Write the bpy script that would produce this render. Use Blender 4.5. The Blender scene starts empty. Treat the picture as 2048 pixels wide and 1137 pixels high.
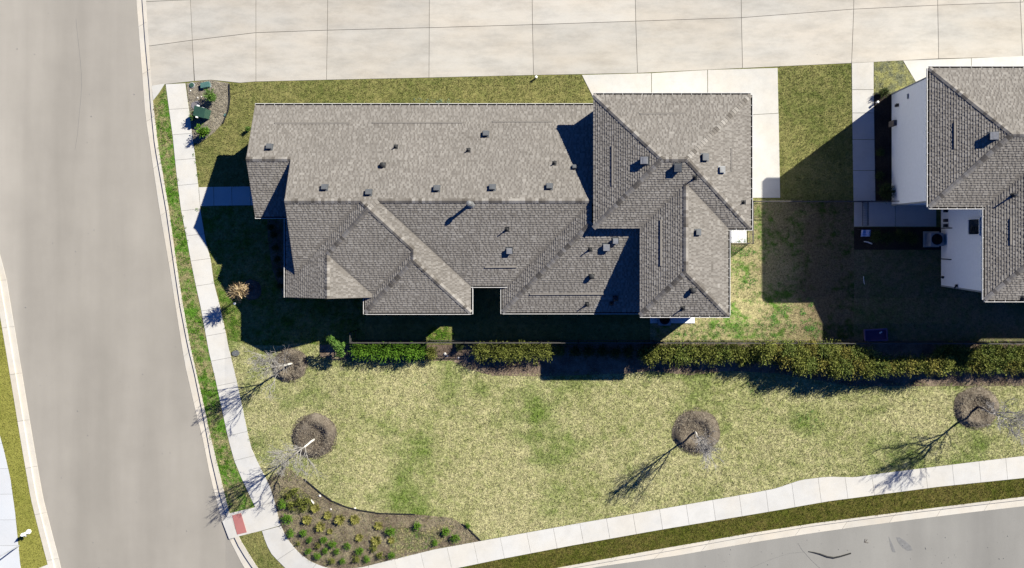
import bpy, math, random
import numpy as np
from mathutils import Vector, Matrix
random.seed(7)
S = 30.0          # ground scale of the survey (units per metre)
H = 48.0          # camera height
NX, NY = 1190.0, 470.0
sc = bpy.context.scene

# ------------------------------------------------------------------ camera, sky, sun
cam = bpy.data.cameras.new('camera'); co = bpy.data.objects.new('camera', cam)
sc.collection.objects.link(co); sc.camera = co
co.location = (0, 0, H); co.rotation_euler = (0, 0, 0)
cam.sensor_width = 36; cam.lens = 36 * (S * H) / 2048
cam.shift_x = -(NX - 1024) / 2048; cam.shift_y = -(568.5 - NY) / 2048
cam.clip_end = 500
SUN_EL = math.radians(31.2); sx, sy = .80, .60
SV = Vector((sx * math.cos(SUN_EL), sy * math.cos(SUN_EL), math.sin(SUN_EL)))
w = bpy.data.worlds.new('World'); sc.world = w; w.use_nodes = True
nt = w.node_tree; bg = nt.nodes['Background']
sky = nt.nodes.new('ShaderNodeTexSky'); sky.sky_type = 'NISHITA'; sky.sun_disc = False
sky.sun_elevation = SUN_EL; sky.sun_rotation = math.atan2(sx, sy)
sky.dust_density = 0.3; sky.ozone_density = 4.0; sky.altitude = 300
hs = nt.nodes.new('ShaderNodeMix'); hs.data_type = 'RGBA'; hs.blend_type = 'MULTIPLY'; hs.inputs[0].default_value = 1
hs.inputs[7].default_value = (.14, .37, .85, 1); nt.links.new(sky.outputs[0], hs.inputs[6]); nt.links.new(hs.outputs[2], bg.inputs[0]); bg.inputs[1].default_value = 0.05
sc.cycles.diffuse_bounces = 1; sc.cycles.max_bounces = 4
sl = bpy.data.lights.new('sun', 'SUN'); sl.energy = 5.0; sl.angle = math.radians(0.5); sl.color = (1, .965, .865)
so = bpy.data.objects.new('sun', sl); sc.collection.objects.link(so)
so.rotation_euler = (-SV).to_track_quat('-Z', 'Y').to_euler(); so.location = (20, 20, 40)
sc.view_settings.view_transform = 'Standard'; sc.view_settings.look = 'None'
sc.view_settings.exposure = 1.0; sc.view_settings.gamma = 1

# ------------------------------------------------------------------ helpers
COL = sc.collection
def P(px, py, h=0.0):
    k = (H - h) / H
    return Vector(((px - NX) * k / S, -(py - NY) * k / S, h))
def V(X, Y, h=0.0): return Vector((X / S, -Y / S, h))
class MB:
    def __init__(s): s.v = []; s.f = []; s.m = []; s.t = []
    def face(s, pts, m=0, t=None):
        n = len(s.v); s.v += [tuple(p) for p in pts]; s.f.append(tuple(range(n, n + len(pts))))
        s.m.append(m); s.t.append(random.random() if t is None else t)
    def box(s, c, d, m=0, R=None, t=None):
        x, y, z = d[0] / 2, d[1] / 2, d[2] / 2
        q = [Vector(a) for a in ((-x,-y,-z),(x,-y,-z),(x,y,-z),(-x,y,-z),(-x,-y,z),(x,-y,z),(x,y,z),(-x,y,z))]
        if R is not None: q = [R @ a for a in q]
        c = Vector(c); n = len(s.v); s.v += [tuple(c + a) for a in q]
        tt = random.random() if t is None else t
        for f in ((3,2,1,0),(4,5,6,7),(0,1,5,4),(1,2,6,5),(2,3,7,6),(3,0,4,7)):
            s.f.append(tuple(n + i for i in f)); s.m.append(m); s.t.append(tt)
    def bar(s, a, b, wd, ht, m=0, up=Vector((0,0,1))):
        a = Vector(a); b = Vector(b); d = b - a; L = d.length
        if L < 1e-6: return
        x = d / L; y = up.cross(x)
        if y.length < 1e-4: y = Vector((0,1,0)).cross(x)
        y.normalize(); z = x.cross(y)
        R = Matrix((x, y, z)).transposed(); s.box((a + b) / 2, (L, wd, ht), m, R)
    def tube(s, pts, rad, n=6, m=0, cap=True):
        base = len(s.v); t = random.random(); k = len(pts)
        for i, p in enumerate(pts):
            d = (pts[min(i+1,k-1)] - pts[max(i-1,0)]).normalized()
            a = d.orthogonal().normalized(); b = d.cross(a)
            for j in range(n):
                an = 2*math.pi*j/n; s.v.append(tuple(p + (a*math.cos(an)+b*math.sin(an))*rad[i]))
        for i in range(k-1):
            for j in range(n):
                j2 = (j+1) % n
                s.f.append((base+i*n+j, base+i*n+j2, base+(i+1)*n+j2, base+(i+1)*n+j)); s.m.append(m); s.t.append(t)
        if cap:
            s.f.append(tuple(base+(k-1)*n+j for j in range(n))); s.m.append(m); s.t.append(t)
            s.f.append(tuple(base+j for j in reversed(range(n)))); s.m.append(m); s.t.append(t)
    def lathe(s, c, prof, n=16, m=0, R=None, t=None):
        c = Vector(c); base = len(s.v); tt = random.random() if t is None else t
        for (r, z) in prof:
            for j in range(n):
                an = 2*math.pi*j/n; q = Vector((r*math.cos(an), r*math.sin(an), z))
                if R is not None: q = R @ q
                s.v.append(tuple(c + q))
        k = len(prof)
        for i in range(k-1):
            for j in range(n):
                j2 = (j+1) % n
                s.f.append((base+i*n+j, base+i*n+j2, base+(i+1)*n+j2, base+(i+1)*n+j)); s.m.append(m); s.t.append(tt)
        s.f.append(tuple(base+(k-1)*n+j for j in range(n))); s.m.append(m); s.t.append(tt)
        s.f.append(tuple(base+j for j in reversed(range(n)))); s.m.append(m); s.t.append(tt)
    def prism(s, poly, z0, z1, m=0, mside=None, t=None):
        tt = random.random() if t is None else t
        A = sum(poly[i][0]*poly[(i+1)%len(poly)][1]-poly[(i+1)%len(poly)][0]*poly[i][1] for i in range(len(poly)))
        if A < 0: poly = poly[::-1]
        n = len(poly); b = len(s.v)
        s.v += [(p[0],p[1],z0) for p in poly] + [(p[0],p[1],z1) for p in poly]
        s.f.append(tuple(b+n+i for i in range(n))); s.m.append(m); s.t.append(tt)
        s.f.append(tuple(b+i for i in reversed(range(n)))); s.m.append(m); s.t.append(tt)
        for i in range(n):
            j = (i+1) % n; s.f.append((b+i,b+j,b+n+j,b+n+i)); s.m.append(m if mside is None else mside); s.t.append(tt)
    def build(s, name, mats, parent=None, smooth=False):
        me = bpy.data.meshes.new(name); me.from_pydata(s.v, [], s.f)
        for mt in (mats if isinstance(mats, (list, tuple)) else [mats]): me.materials.append(mt)
        me.polygons.foreach_set('material_index', s.m)
        if smooth: me.polygons.foreach_set('use_smooth', [True]*len(s.f))
        at = me.attributes.new('tint', 'FLOAT', 'FACE'); at.data.foreach_set('value', s.t)
        me.update(); o = bpy.data.objects.new(name, me); COL.objects.link(o)
        if parent: o.parent = parent
        return o
def tag(o, label, cat, group=None):
    o['label'] = label; o['category'] = cat
    if group: o['group'] = group
    return o
def struct(o, kind='structure'): o['kind'] = kind; return o
def thing(name, label, cat, loc=(0,0,0), rz=0, group=None):
    o = bpy.data.objects.new(name, None); o.empty_display_size = .2; COL.objects.link(o)
    o.location = loc; o.rotation_euler = (0,0,rz); return tag(o, label, cat, group)
def dup(root, loc, rz=0, s=1.0, label=None, group=None):
    r = root.copy(); COL.objects.link(r); r.location = loc; r.rotation_euler = (0,0,rz); r.scale = (s,s,s)
    if label: r['label'] = label
    if group: r['group'] = group
    for ch in list(root.children):
        c = ch.copy(); COL.objects.link(c); c.parent = r
        for g in ch.children:
            d = g.copy(); COL.objects.link(d); d.parent = c
    return r

# ------------------------------------------------------------------ materials
class NT:
    def __init__(s, name, rough=.9, spec=.2):
        s.mat = bpy.data.materials.new(name); s.mat.use_nodes = True; s.t = s.mat.node_tree
        s.b = s.t.nodes['Principled BSDF']; s.b.inputs['Roughness'].default_value = rough
        s.b.inputs['Specular IOR Level'].default_value = spec
        s.co = None
    def n(s, ty, **k):
        nd = s.t.nodes.new('ShaderNode' + ty)
        for a, v in k.items(): setattr(nd, a, v)
        return nd
    def l(s, a, b): s.t.links.new(a, b)
    def pos(s, scale=(1,1,1), rot=0):
        g = s.n('NewGeometry'); m = s.n('Mapping'); s.l(g.outputs['Position'], m.inputs['Vector'])
        m.inputs['Scale'].default_value = scale; m.inputs['Rotation'].default_value = (0,0,rot); return m.outputs[0]
    def noise(s, sc_, detail=3, rough=.6, scale=(1,1,1), rot=0, off=0):
        nd = s.n('TexNoise'); nd.inputs['Scale'].default_value = sc_; nd.inputs['Detail'].default_value = detail
        nd.inputs['Roughness'].default_value = rough; p = s.pos(scale, rot)
        if off:
            a = s.n('VectorMath', operation='ADD'); a.inputs[1].default_value = (off, off*1.7, 0); s.l(p, a.inputs[0]); p = a.outputs[0]
        s.l(p, nd.inputs['Vector']); return nd.outputs['Fac']
    def ramp(s, src, stops):
        r = s.n('ValToRGB'); e = r.color_ramp.elements
        while len(e) < len(stops): e.new(0.5)
        for i, (p, c) in enumerate(stops):
            e[i].position = p; e[i].color = (c, c, c, 1) if isinstance(c, (int, float)) else (*c, 1)
        s.l(src, r.inputs[0]); return r.outputs[0]
    def mix(s, f, a, b, ty='MIX'):
        m = s.n('Mix', data_type='RGBA', blend_type=ty)
        for i, x in ((0, f), (6, a), (7, b)):
            if isinstance(x, (int, float)): m.inputs[i].default_value = x if i == 0 else (x,x,x,1)
            elif isinstance(x, tuple): m.inputs[i].default_value = (*x, 1)
            else: s.l(x, m.inputs[i])
        return m.outputs[2]
    def mul(s, a, b): return s.mix(1.0, a, b, 'MULTIPLY')
    def attr(s, name='tint'):
        a = s.n('Attribute'); a.attribute_name = name; return a.outputs['Fac']
    def isl(s): return s.n('NewGeometry').outputs['Random Per Island']
    def bump(s, src, st, dist):
        b = s.n('Bump'); b.inputs['Strength'].default_value = st; b.inputs['Distance'].default_value = dist
        s.l(src, b.inputs['Height']); s.l(b.outputs[0], s.b.inputs['Normal'])
    def out(s, c):
        if isinstance(c, tuple): s.b.inputs['Base Color'].default_value = (*c, 1)
        else: s.l(c, s.b.inputs['Base Color'])
        return s.mat

def m_plain(name, col, rough=.6, spec=.3, metal=0, var=.15):
    k = NT(name, rough, spec); k.b.inputs['Metallic'].default_value = metal
    nz = k.noise(6, 4); return k.out(k.mul(k.ramp(nz, [(.3, 1-var), (.7, 1+var)]), col))
def m_concrete(name, col, var=.06, stain=.12, tint=.07, warm=(1.03,.99,.94), an=(1,1,1)):
    k = NT(name, .9, .15)
    base = k.mix(k.ramp(k.noise(.4, 5, .6, scale=an), [(.38, 0.), (.62, 1.)]), col, tuple(c*a for c, a in zip(col, warm)))
    base = k.mul(base, k.ramp(k.noise(1.1, 6, .7, off=11, scale=an), [(.3, 1-stain), (.55, 1.), (.75, 1+stain*.4)]))
    base = k.mul(base, k.ramp(k.noise(18, 4, .7), [(.25, 1-var), (.75, 1+var)]))
    base = k.mul(base, k.ramp(k.attr(), [(0, 1-tint), (1, 1+tint)]))
    base = k.mul(base, k.ramp(k.noise(7, 2, .5, off=5), [(.18, .62), (.24, 1.)]))
    k.bump(k.noise(60, 3, .6), .25, .01); return k.out(base)
def m_asphalt(name, col, col2, rot=0, edge=False, streak=(.8,.07,1)):
    k = NT(name, .92, .15)
    a = k.mix(k.ramp(k.noise(.3, 4, .5, scale=streak, rot=rot), [(.35, 0.), (.65, 1.)]), col, col2)
    a = k.mul(a, k.ramp(k.noise(1.0, 4, .6, scale=(.55,.06,1), rot=rot, off=31), [(.3, .93), (.7, 1.05)]))
    a = k.mul(a, k.ramp(k.noise(.25, 5, .6, off=3), [(.3, .93), (.7, 1.06)]))
    a = k.mul(a, k.ramp(k.noise(30, 3, .7), [(.2, .88), (.8, 1.1)]))
    a = k.mul(a, k.ramp(k.noise(3.2, 2, .5, off=9), [(.155, .45), (.19, 1.)]))
    if edge:
        sp = k.n('SeparateXYZ'); k.l(k.n('NewGeometry').outputs['Position'], sp.inputs[0]); mr = k.n('MapRange'); mr.inputs[1].default_value = -38.7; mr.inputs[2].default_value = -37.9
        mr.inputs[3].default_value = 1.14; mr.inputs[4].default_value = 1.0; k.l(sp.outputs[0], mr.inputs[0]); a = k.mul(a, mr.outputs[0])
    k.bump(k.noise(45, 3, .6), .3, .01); return k.out(a)
def m_grass(name, dry, green, lo=.45, hi=.6, big=.25, grain=(.55, 1.35), off=0, third=None, tl=(.56,.75,.7), shade_fade=None):
    k = NT(name, .95, .08)
    f = k.mix(.55, k.noise(big, 4, .62, off=off+2), k.noise(2.2, 5, .7, off=off+7))
    c = k.mix(k.ramp(f, [(lo, 0.), (hi, 1.)]), dry, green)
    if third: c = k.mix(k.ramp(k.noise(.22, 5, .65, off=off+19), [(tl[0], 0.), (tl[1], tl[2])]), c, third)
    c = k.mul(c, k.ramp(k.noise(9, 3, .75, off=off), [(.28, grain[0]), (.5, 1.), (.72, grain[1])]))
    c = k.mul(c, k.ramp(k.noise(26, 2, .6, off=off), [(.25, .66), (.75, 1.3)]))
    c = k.mul(c, k.ramp(k.noise(5.5, 3, .7, off=off+51), [(.3, .55), (.42, 1.), (.75, 1.12)]))
    c = k.mul(c, k.ramp(k.isl(), [(0, .72), (1, 1.28)]))
    if shade_fade:      # dirt tone plus painted shade, darkening the side yard under the neighbour's shadow
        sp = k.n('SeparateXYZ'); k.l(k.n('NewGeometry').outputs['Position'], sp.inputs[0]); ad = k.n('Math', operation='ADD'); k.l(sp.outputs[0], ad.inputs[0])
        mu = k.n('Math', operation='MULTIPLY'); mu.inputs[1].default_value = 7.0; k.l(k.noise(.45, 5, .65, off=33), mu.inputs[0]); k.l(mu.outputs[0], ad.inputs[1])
        mr = k.n('MapRange'); mr.inputs[1].default_value = shade_fade[0]+3.5; mr.inputs[2].default_value = shade_fade[1]+3.5; k.l(ad.outputs[0], mr.inputs[0]); c = k.mix(mr.outputs[0], c, k.mul(c, (.5,.45,.5)))
    k.bump(k.noise(14, 4, .8), .9, .05); return k.out(c)
def m_soil(name, c1, c2, chip, sc_=1.0):
    k = NT(name, .95, .1)
    c = k.mix(k.ramp(k.noise(1.1*sc_, 5, .7), [(.38, 0.), (.62, 1.)]), c1, c2)
    c = k.mix(k.ramp(k.noise(15, 4, .8, off=4), [(.5, 0.), (.7, .8)]), c, chip)
    c = k.mul(c, k.ramp(k.noise(24, 3, .7), [(.25, .55), (.75, 1.4)]))
    k.bump(k.noise(12, 5, .8), 1., .07); return k.out(c)
def m_shingle():
    k = NT('shingle', .93, .15)
    c = k.ramp(k.attr(), [(0, (.08,.07,.058)), (.3, (.15,.134,.115)), (.6, (.235,.215,.188)), (1, (.33,.307,.272))])
    c = k.mul(c, k.ramp(k.noise(3.4, 4, .7), [(.3, .92), (.7, 1.08)]))
    c = k.mul(c, k.ramp(k.noise(.35, 4, .6, off=6), [(.3, .93), (.7, 1.07)]))
    c = k.mul(c, k.ramp(k.noise(28, 3, .8), [(.2, .72), (.8, 1.28)]))
    k.bump(k.noise(60, 2, .7), .3, .008); return k.out(c)
def m_leaf(name, a, b, c_=None):
    k = NT(name, .75, .06)
    stops = [(0, a), (1, b)] if c_ is None else [(0, a), (.6, b), (1, c_)]
    k.b.inputs['Subsurface Weight'].default_value = 0
    return k.out(k.ramp(k.isl(), stops))
def m_bark(name, a, b):
    k = NT(name, .9, .1); return k.out(k.mix(k.ramp(k.noise(9, 4, .7, scale=(1,1,.3)), [(.35, 0.), (.65, 1.)]), a, b))

M = dict(
 alley=m_concrete('alley_concrete', (.468,.441,.39), stain=.2, tint=.07, var=.05, an=(.35,1,1)),
 apron=m_concrete('apron_concrete', (.52,.505,.465), stain=.1, tint=.04),
 walk=m_concrete('walk_concrete', (.56,.545,.51), stain=.09, tint=.03, warm=(1.02,.99,.94), var=.04),
 walk2=m_concrete('far_walk_concrete', (.54,.555,.57), stain=.04, tint=.03, warm=(1.02,1,.98), var=.03),
 curb=m_concrete('curb_concrete', (.55,.515,.45), stain=.1, tint=.06),
 joint=m_plain('joint_filler', (.07,.065,.055)),
 road=m_asphalt('asphalt_old', (.285,.262,.225), (.34,.312,.27), edge=True),
 road2=m_asphalt('asphalt_grey', (.243,.233,.212), (.29,.279,.252), rot=math.radians(80)),
 lawn=m_grass('lawn_dry', (.42,.388,.195), (.215,.24,.075), lo=.42, hi=.64, third=(.14,.195,.04), grain=(.34,1.5), big=.14, tl=(.5,.66,1)),
 lawnN=m_grass('lawn_olive', (.25,.23,.085), (.115,.135,.035), lo=.38, hi=.62, off=20, grain=(.6,1.3)),
 lawnW=m_grass('lawn_patchy', (.27,.24,.115), (.085,.19,.02), lo=.44, hi=.56, big=.6, off=40, grain=(.55,1.35)),
 lawnF=m_grass('lawn_front', (.23,.22,.08), (.08,.14,.02), lo=.42, hi=.58, big=.6, off=140),  # front yard green, colour darkened to deepen the house shadow
 lawnD=m_grass('lawn_rear', (.17,.14,.08), (.07,.1,.03), lo=.42, hi=.62, off=160),  # soil and grass tone with the neighbour's shade painted into the colour
 lawnB=m_grass('lawn_dark', (.125,.105,.03), (.072,.083,.012), lo=.4, hi=.6, off=60, grain=(.5,1.5)),
 lawnL=m_grass('lawn_mown', (.225,.215,.05), (.165,.17,.032), lo=.4, hi=.65, off=80, grain=(.8,1.15)),
 lawnY=m_grass('lawn_yard', (.34,.30,.15), (.1,.19,.03), lo=.49, hi=.6, big=.5, off=100, shade_fade=(10.5,14.5)),
 lawnG=m_grass('lawn_moss', (.26,.25,.09), (.13,.135,.08), lo=.42, hi=.56, big=1.2, off=120),
 mulch=m_soil('mulch', (.14,.105,.072), (.29,.245,.15), (.36,.3,.2)),
 straw=m_leaf('straw', (.08,.06,.045), (.2,.165,.12), (.38,.33,.24)), mulch2=m_soil('ring_mulch', (.1,.08,.06), (.22,.185,.14), (.3,.255,.19)),
 gravel=m_soil('gravel_mulch', (.22,.19,.14), (.32,.28,.21), (.42,.38,.32), 1.6),
 hsoil=m_soil('hedge_soil', (.12,.085,.06), (.27,.205,.15), (.33,.25,.18)),
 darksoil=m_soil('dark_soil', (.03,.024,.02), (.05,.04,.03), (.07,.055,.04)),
 shingle=m_shingle(),
 trim=m_plain('trim_paint', (.46,.44,.41), .5), gut=m_plain('gutter_metal', (.6,.58,.54), .4, .4),
 gutin=m_plain('gutter_inside', (.035,.03,.028), .8),
 stucco=m_plain('stucco_white', (.86,.87,.88), .9, .1, var=.03), stone=m_plain('stone_wall', (.42,.39,.35), .9, .1),
 tan=m_plain('corner_board', (.25,.27,.28), .7),
 vent=m_plain('vent_metal', (.085,.09,.095), .45, .4), ventm=m_plain('vent_mid', (.105,.11,.115), .5, .3), leafm=m_leaf('leaf_mid', (.04,.06,.012), (.11,.145,.028), (.22,.25,.07)), ventl=m_plain('vent_light', (.3,.3,.3), .45, .4),
 black=m_plain('black_metal', (.02,.02,.022), .4, .4), rail=m_plain('rail_metal', (.085,.078,.07), .45, .4),
 flue=m_plain('flue_metal', (.24,.24,.23), .35, .5, .3),
 boot=m_plain('rubber_boot', (.03,.03,.03), .7), white=m_plain('white_paint', (.8,.8,.78), .5, .4, var=.04),
 red=m_concrete('tactile_red', (.42,.17,.16), stain=.1), green=m_plain('box_green', (.035,.085,.06), .5, .4),
 teal=m_plain('lid_teal', (.07,.15,.135), .6), grey=m_plain('lid_grey', (.12,.125,.13), .7),
 glass=m_plain('window_glass', (.02,.025,.03), .08, .6, var=.05), ac=m_plain('condenser_metal', (.3,.31,.33), .5, .4),
 blue=m_plain('blue_cloth', (.12,.16,.5), .8), purple=m_plain('sandbox_purple', (.12,.09,.2), .6),
 purple2=m_plain('sandbox_fill', (.09,.05,.11), .9), rubber=m_plain('rubber', (.02,.02,.02), .7),
 stain=m_plain('road_stain', (.19,.187,.18), .8), rock=m_plain('rock', (.6,.57,.52), .9),
 slate=m_plain('flagstone', (.17,.16,.17), .9),
 bark=m_bark('bark_grey', (.2,.185,.165), (.36,.34,.31)), barkw=m_bark('trunk_pale', (.5,.47,.42), (.72,.68,.6)),
 barkt=m_bark('twig_grey', (.25,.235,.215), (.46,.43,.4)), barkd=m_bark('bark_dark', (.16,.13,.1), (.25,.2,.16)),
 leafg=m_leaf('leaf_green', (.03,.07,.012), (.085,.17,.03), (.16,.24,.06)),
 leafo=m_leaf('leaf_olive', (.035,.048,.008), (.115,.13,.024), (.27,.28,.075)),
 leafy=m_leaf('leaf_bronze', (.045,.045,.01), (.14,.135,.027), (.32,.28,.075)),
 leafb=m_leaf('leaf_bright', (.03,.075,.008), (.08,.17,.015), (.15,.26,.03)),
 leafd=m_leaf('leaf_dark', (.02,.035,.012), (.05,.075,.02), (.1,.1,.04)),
 tanleaf=m_leaf('leaf_tan', (.28,.19,.1), (.48,.36,.2), (.62,.5,.32)),
 bedy=m_leaf('leaf_bed_yellow', (.1,.1,.015), (.26,.25,.05), (.5,.46,.16)),
 palew=m_leaf('weed_pale', (.1,.16,.1), (.22,.3,.2)), weed=m_leaf('weed', (.04,.11,.02), (.08,.2,.035), (.15,.28,.06)))

# ------------------------------------------------------------------ ground, roads, pavements
def pg(pts, h=0.0): return [tuple(P(x, y, 0)[:2]) for x, y in pts]
def sheet(name, polys, z0, z1, mat, kind='structure'):
    b = MB()
    for q in polys: b.prism(pg(q), z0, z1)
    return struct(b.build(name, mat), kind)
sheet('ground', [[(-6000,-5000),(8000,-5000),(8000,6000),(-6000,6000)]], -1.0, -.4, M['lawnN'])
sheet('road', [[(-1500,-2500),(900,-2500),(900,1000),(904.8,1000),(904.8,1300),(1104.8,3000),(-1500,3000)]], -.38, -.065, M['road'])
sheet('road', [[(905,1000),(4000,1000),(4000,3000),(1105,3000),(905,1300)]], -.38, -.063, M['road2'])
LB = [(292,-900),(292,0),(299,110),(306,204),(316,290),(338,420),(352,520),(366,610),(381.5,697),(402,785),(422.5,879),(428,900),(458.6,1026),(477,1074),(516,1137),(560,1190),(640,1225),(760,1232),(900,1192),(1110,1137),(1300,1102),(1500,1067),(1628.5,1047),(1834.5,1020.4),(2048,993.7),(3200,850)]
b = MB(); b.prism(pg(LB + [(3200,-900)]), -.36, 0.0); struct(b.build('lawn', M['lawnN']))
# alley slabs
top = [(-900, 0)]
vj = [[(283,-900),(287,0),(303,172)],[(370,-900),(381,0),(388.5,163)],[(512,-900),(512,0),(512,164)],[(656,-900),(656,0),(653,160.5)],
      [(860,-900),(859,0),(858,156)],[(1060,-900),(1064,0),(1067,151)],[(1262,-900),(1270,0),(1275,147)],[(1475,-900),(1482,0),(1485,137)],
      [(1712,-900),(1708,0),(1703,127)],[(1870,-900),(1875,0),(1877,118)],[(2030,-900),(2040,0),(2045,114)],[(2260,-900),(2260,0),(2262,104)],[(3200,-900),(3200,0),(3200,60)]]
hj = [93,81,66,61,56,50,43,36,19,11,5,-6,-40]; h2 = [4,0,-8,-40,-45,-50,-60,-65,-70,-75,-80,-90,-120]
def xat(j, y):
    p = vj[j]
    for i in range(len(p)-1):
        if p[i][1] <= y <= p[i+1][1] or i == len(p)-2:
            f = (y-p[i][1])/(p[i+1][1]-p[i][1]); return p[i][0]+f*(p[i+1][0]-p[i][0])
b = MB(); g = .45
for j in range(len(vj)-1):
    rows = [(h2[j]-140, h2[j+1]-140), (h2[j], h2[j+1]), (hj[j], hj[j+1]), (vj[j][2][1], vj[j+1][2][1])]
    for r in range(3):
        (a0, a1), (c0, c1) = rows[r], rows[r+1]
        q = [(xat(j,a0)+g,a0+g),(xat(j+1,a1)-g,a1+g),(xat(j+1,c1)-g,c1-g),(xat(j,c0)+g,c0-g)]
        if r == 2 and j == 1: q = q[:3] + [(480,166),(421,160),(390,162.5)]
        b.prism(pg(q), .006, .02)
b.prism(pg([(284,-230),(2900,-230),(2900,70),(2262,102),(2045,112.5),(1703,125.5),(1485,135.5),(1275,145.5),(1067,149.5),(653,159),(512,162),(480,164.5),(421,159),(305,170)]), -.1, .004, 1)
struct(b.build('alley_pavement', [M['alley'], M['joint']]))
# driveway apron in front of the garage, side walk
def slabs(name, quads, z, mat, base=None, zt=.02, kind='structure'):
    b = MB()
    for q in quads: b.prism(pg(q), z-.004, z+zt)
    if base: b.prism(pg(base), z-.2, z-.008, 1)
    return struct(b.build(name, [mat, M['joint']]))
slabs('driveway', [[(1164,150.5),(1302.5,147),(1302.8,220),(1200,220),(1187,196)],[(1303.5,147),(1414.5,140.5),(1415,220),(1303.8,220)],
  [(1415.6,140.4),(1555,136.6),(1556.7,226.6),(1505,229.5),(1500,229.8),(1416,220)],[(1500,230.6),(1557,227.4),(1560,396),(1495,396)]], .006, M['apron'],
  [(1164,150.5),(1555,136.6),(1560,395.5),(1500,395.5),(1500,222),(1200,222)])
slabs('driveway', [[(1806,121.8),(1942,117),(1942,200),(1855,200),(1832,165)],[(1943,117),(2110,110),(2110,200),(1943,200)]], .006, M['apron'], [(1806,122),(2110,111),(2110,199),(1855,199)])
slabs('side_walk', [[(1703.5,127),(1747,124.7),(1747,179.5),(1704,179.5)],[(1704,180.3),(1747,180.3),(1747.6,226),(1704.5,226)],[(1704.5,226.8),(1747.6,226.8),(1748.5,279),(1705,279)],
  [(1705,280),(1748.5,280),(1749.5,341),(1706,341)],[(1706,342),(1749.5,342),(1750.5,404),(1707,404)]], .006, M['apron'], [(1704,127),(1747,125),(1750,403.5),(1707,403.5)])
slabs('patio', [[(1708,405),(1790,405),(1790,453.5),(1708,453.5)],[(1791,405),(1872,405),(1872,453.5),(1791,453.5)]], .006, M['apron'], [(1709,405.5),(1871,405.5),(1871,453),(1709,453)])
slabs('patio', [[(1440,455),(1493,455),(1493,486.5),(1440,486.5)]], .012, M['white'])
# sidewalks
def resamp(p, n):
    p = [Vector(q) for q in p]; L = [0]
    for i in range(1, len(p)): L.append(L[-1] + (p[i]-p[i-1]).length)
    out = []
    for k in range(n+1):
        t = L[-1]*k/n; i = 0
        while i < len(L)-2 and L[i+1] < t: i += 1
        out.append(p[i] + (p[i+1]-p[i])*((t-L[i])/max(1e-6, L[i+1]-L[i])))
    return out
def strip(name, A, B, step, z0, z1, mat, gap=.5, sub=4, base=True):
    L = sum((Vector(A[i+1])-Vector(A[i])).length for i in range(len(A)-1)); n = max(1, round(L/step))
    a = resamp(A, n*sub); c = resamp(B, n*sub); b = MB()
    for k in range(n):
        aa = a[k*sub:(k+1)*sub+1]; cc = c[k*sub:(k+1)*sub+1]
        d = (aa[-1]-aa[0]).normalized()*gap/2
        aa = [aa[0]+d] + aa[1:-1] + [aa[-1]-d]; cc = [cc[0]+d] + cc[1:-1] + [cc[-1]-d]
        b.prism(pg([tuple(q) for q in aa] + [tuple(q) for q in cc[::-1]]), z0, z1)
    if base: b.prism(pg([tuple(q) for q in a] + [tuple(q) for q in c[::-1]]), z0-.1, z1-.012, 1)
    return struct(b.build(name, [mat, M['joint']]))
WL = [(332,169),(338,214),(346,273),(353.5,347),(362.5,420),(374.6,480),(381.5,519),(391,566),(402,615),(412.7,673),(418.6,705),(432,761.6),(442,808.4),(457.6,880),(469,921),(482.5,954),(497,985.5),(511,1014.5)]
WR = [(371,167),(378,218),(388,293),(395.6,360),(401,420),(411,480),(421.7,521),(428,566),(438,605),(448,648),(457.6,696),(471,750),(483,804.5),(498.7,880),(504.4,900),(518,929),(532.6,958),(541,975),(549.5,1004)]
strip('sidewalk', WL, WR, 52, .006, .035, M['walk'])
slabs('curb_ramp', [[(459.6,1027),(511.3,1014.6),(549.6,1004.4),(561.5,1051),(524,1061.3),(477,1073)],[(445,1043),(459,1027.5),(476,1073.5),(458.5,1078.5)]], .006, M['walk'], [(460,1027),(549,1005),(561,1050),(478,1072)])
slabs('tactile_paving', [[(464.8,1031),(482.5,1026),(494,1064.7),(475,1069)]], .034, M['red'], zt=.008)
BA = [(562,1052),(572,1073),(586.8,1094),(603.4,1110.5),(624.3,1125),(645,1133),(665,1138),(690,1138.5),(724,1134.7),(789,1118.5),(869,1099),(962.6,1082),(1139,1050),(1320,1018.5),(1500,987),(1549.5,977.6),(1601.7,960),(1655,953.5),(1708.7,954.9),(1763.6,946.8),(1872,933.4),(2048,912),(2600,845)]
BB = [(524.3,1062),(532.6,1087.6),(545,1110.5),(566,1131),(590,1156),(625,1172),(665,1182),(700,1180),(740,1170),(800,1160),(911,1137),(1000,1118.5),(1144,1091),(1330,1058),(1500,1029.8),(1556,1020.4),(1608,1011),(1660.6,1002),(1715,995),(1767.6,988),(1877,973.6),(2048,956),(2600,888)]
strip('sidewalk', BA[:10], BB[:9]+[(800,1160.5)], 52, .006, .035, M['walk'])
strip('sidewalk', BA[9:], [(799.3,1160.7)]+BB[10:], 54, .006, .035, M['walk'])
slabs('front_walk', [[(398,375),(427,374.4),(428,412),(401,413)],[(428,374.4),(463,373.8),(464,411.5),(428.8,412)],[(464,373.8),(500,373.4),(501,411),(464.8,411.5)],[(501,373.4),(585,373),(585,410.5),(501.8,411)]], .006, M['walk'], [(399,376),(584,374),(584,410),(401,412)])
strip('sidewalk', [(-700,-300),(-300,200),(-90,560),(-20,800),(8,900),(21,956),(31,1029),(41.7,1137),(70,1400)], [(-760,-300),(-360,220),(-150,580),(-85,820),(-52,915),(-42,970),(-33,1035),(-22,1145),(0,1400)], 52, .006, .035, M['walk2'])
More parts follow.
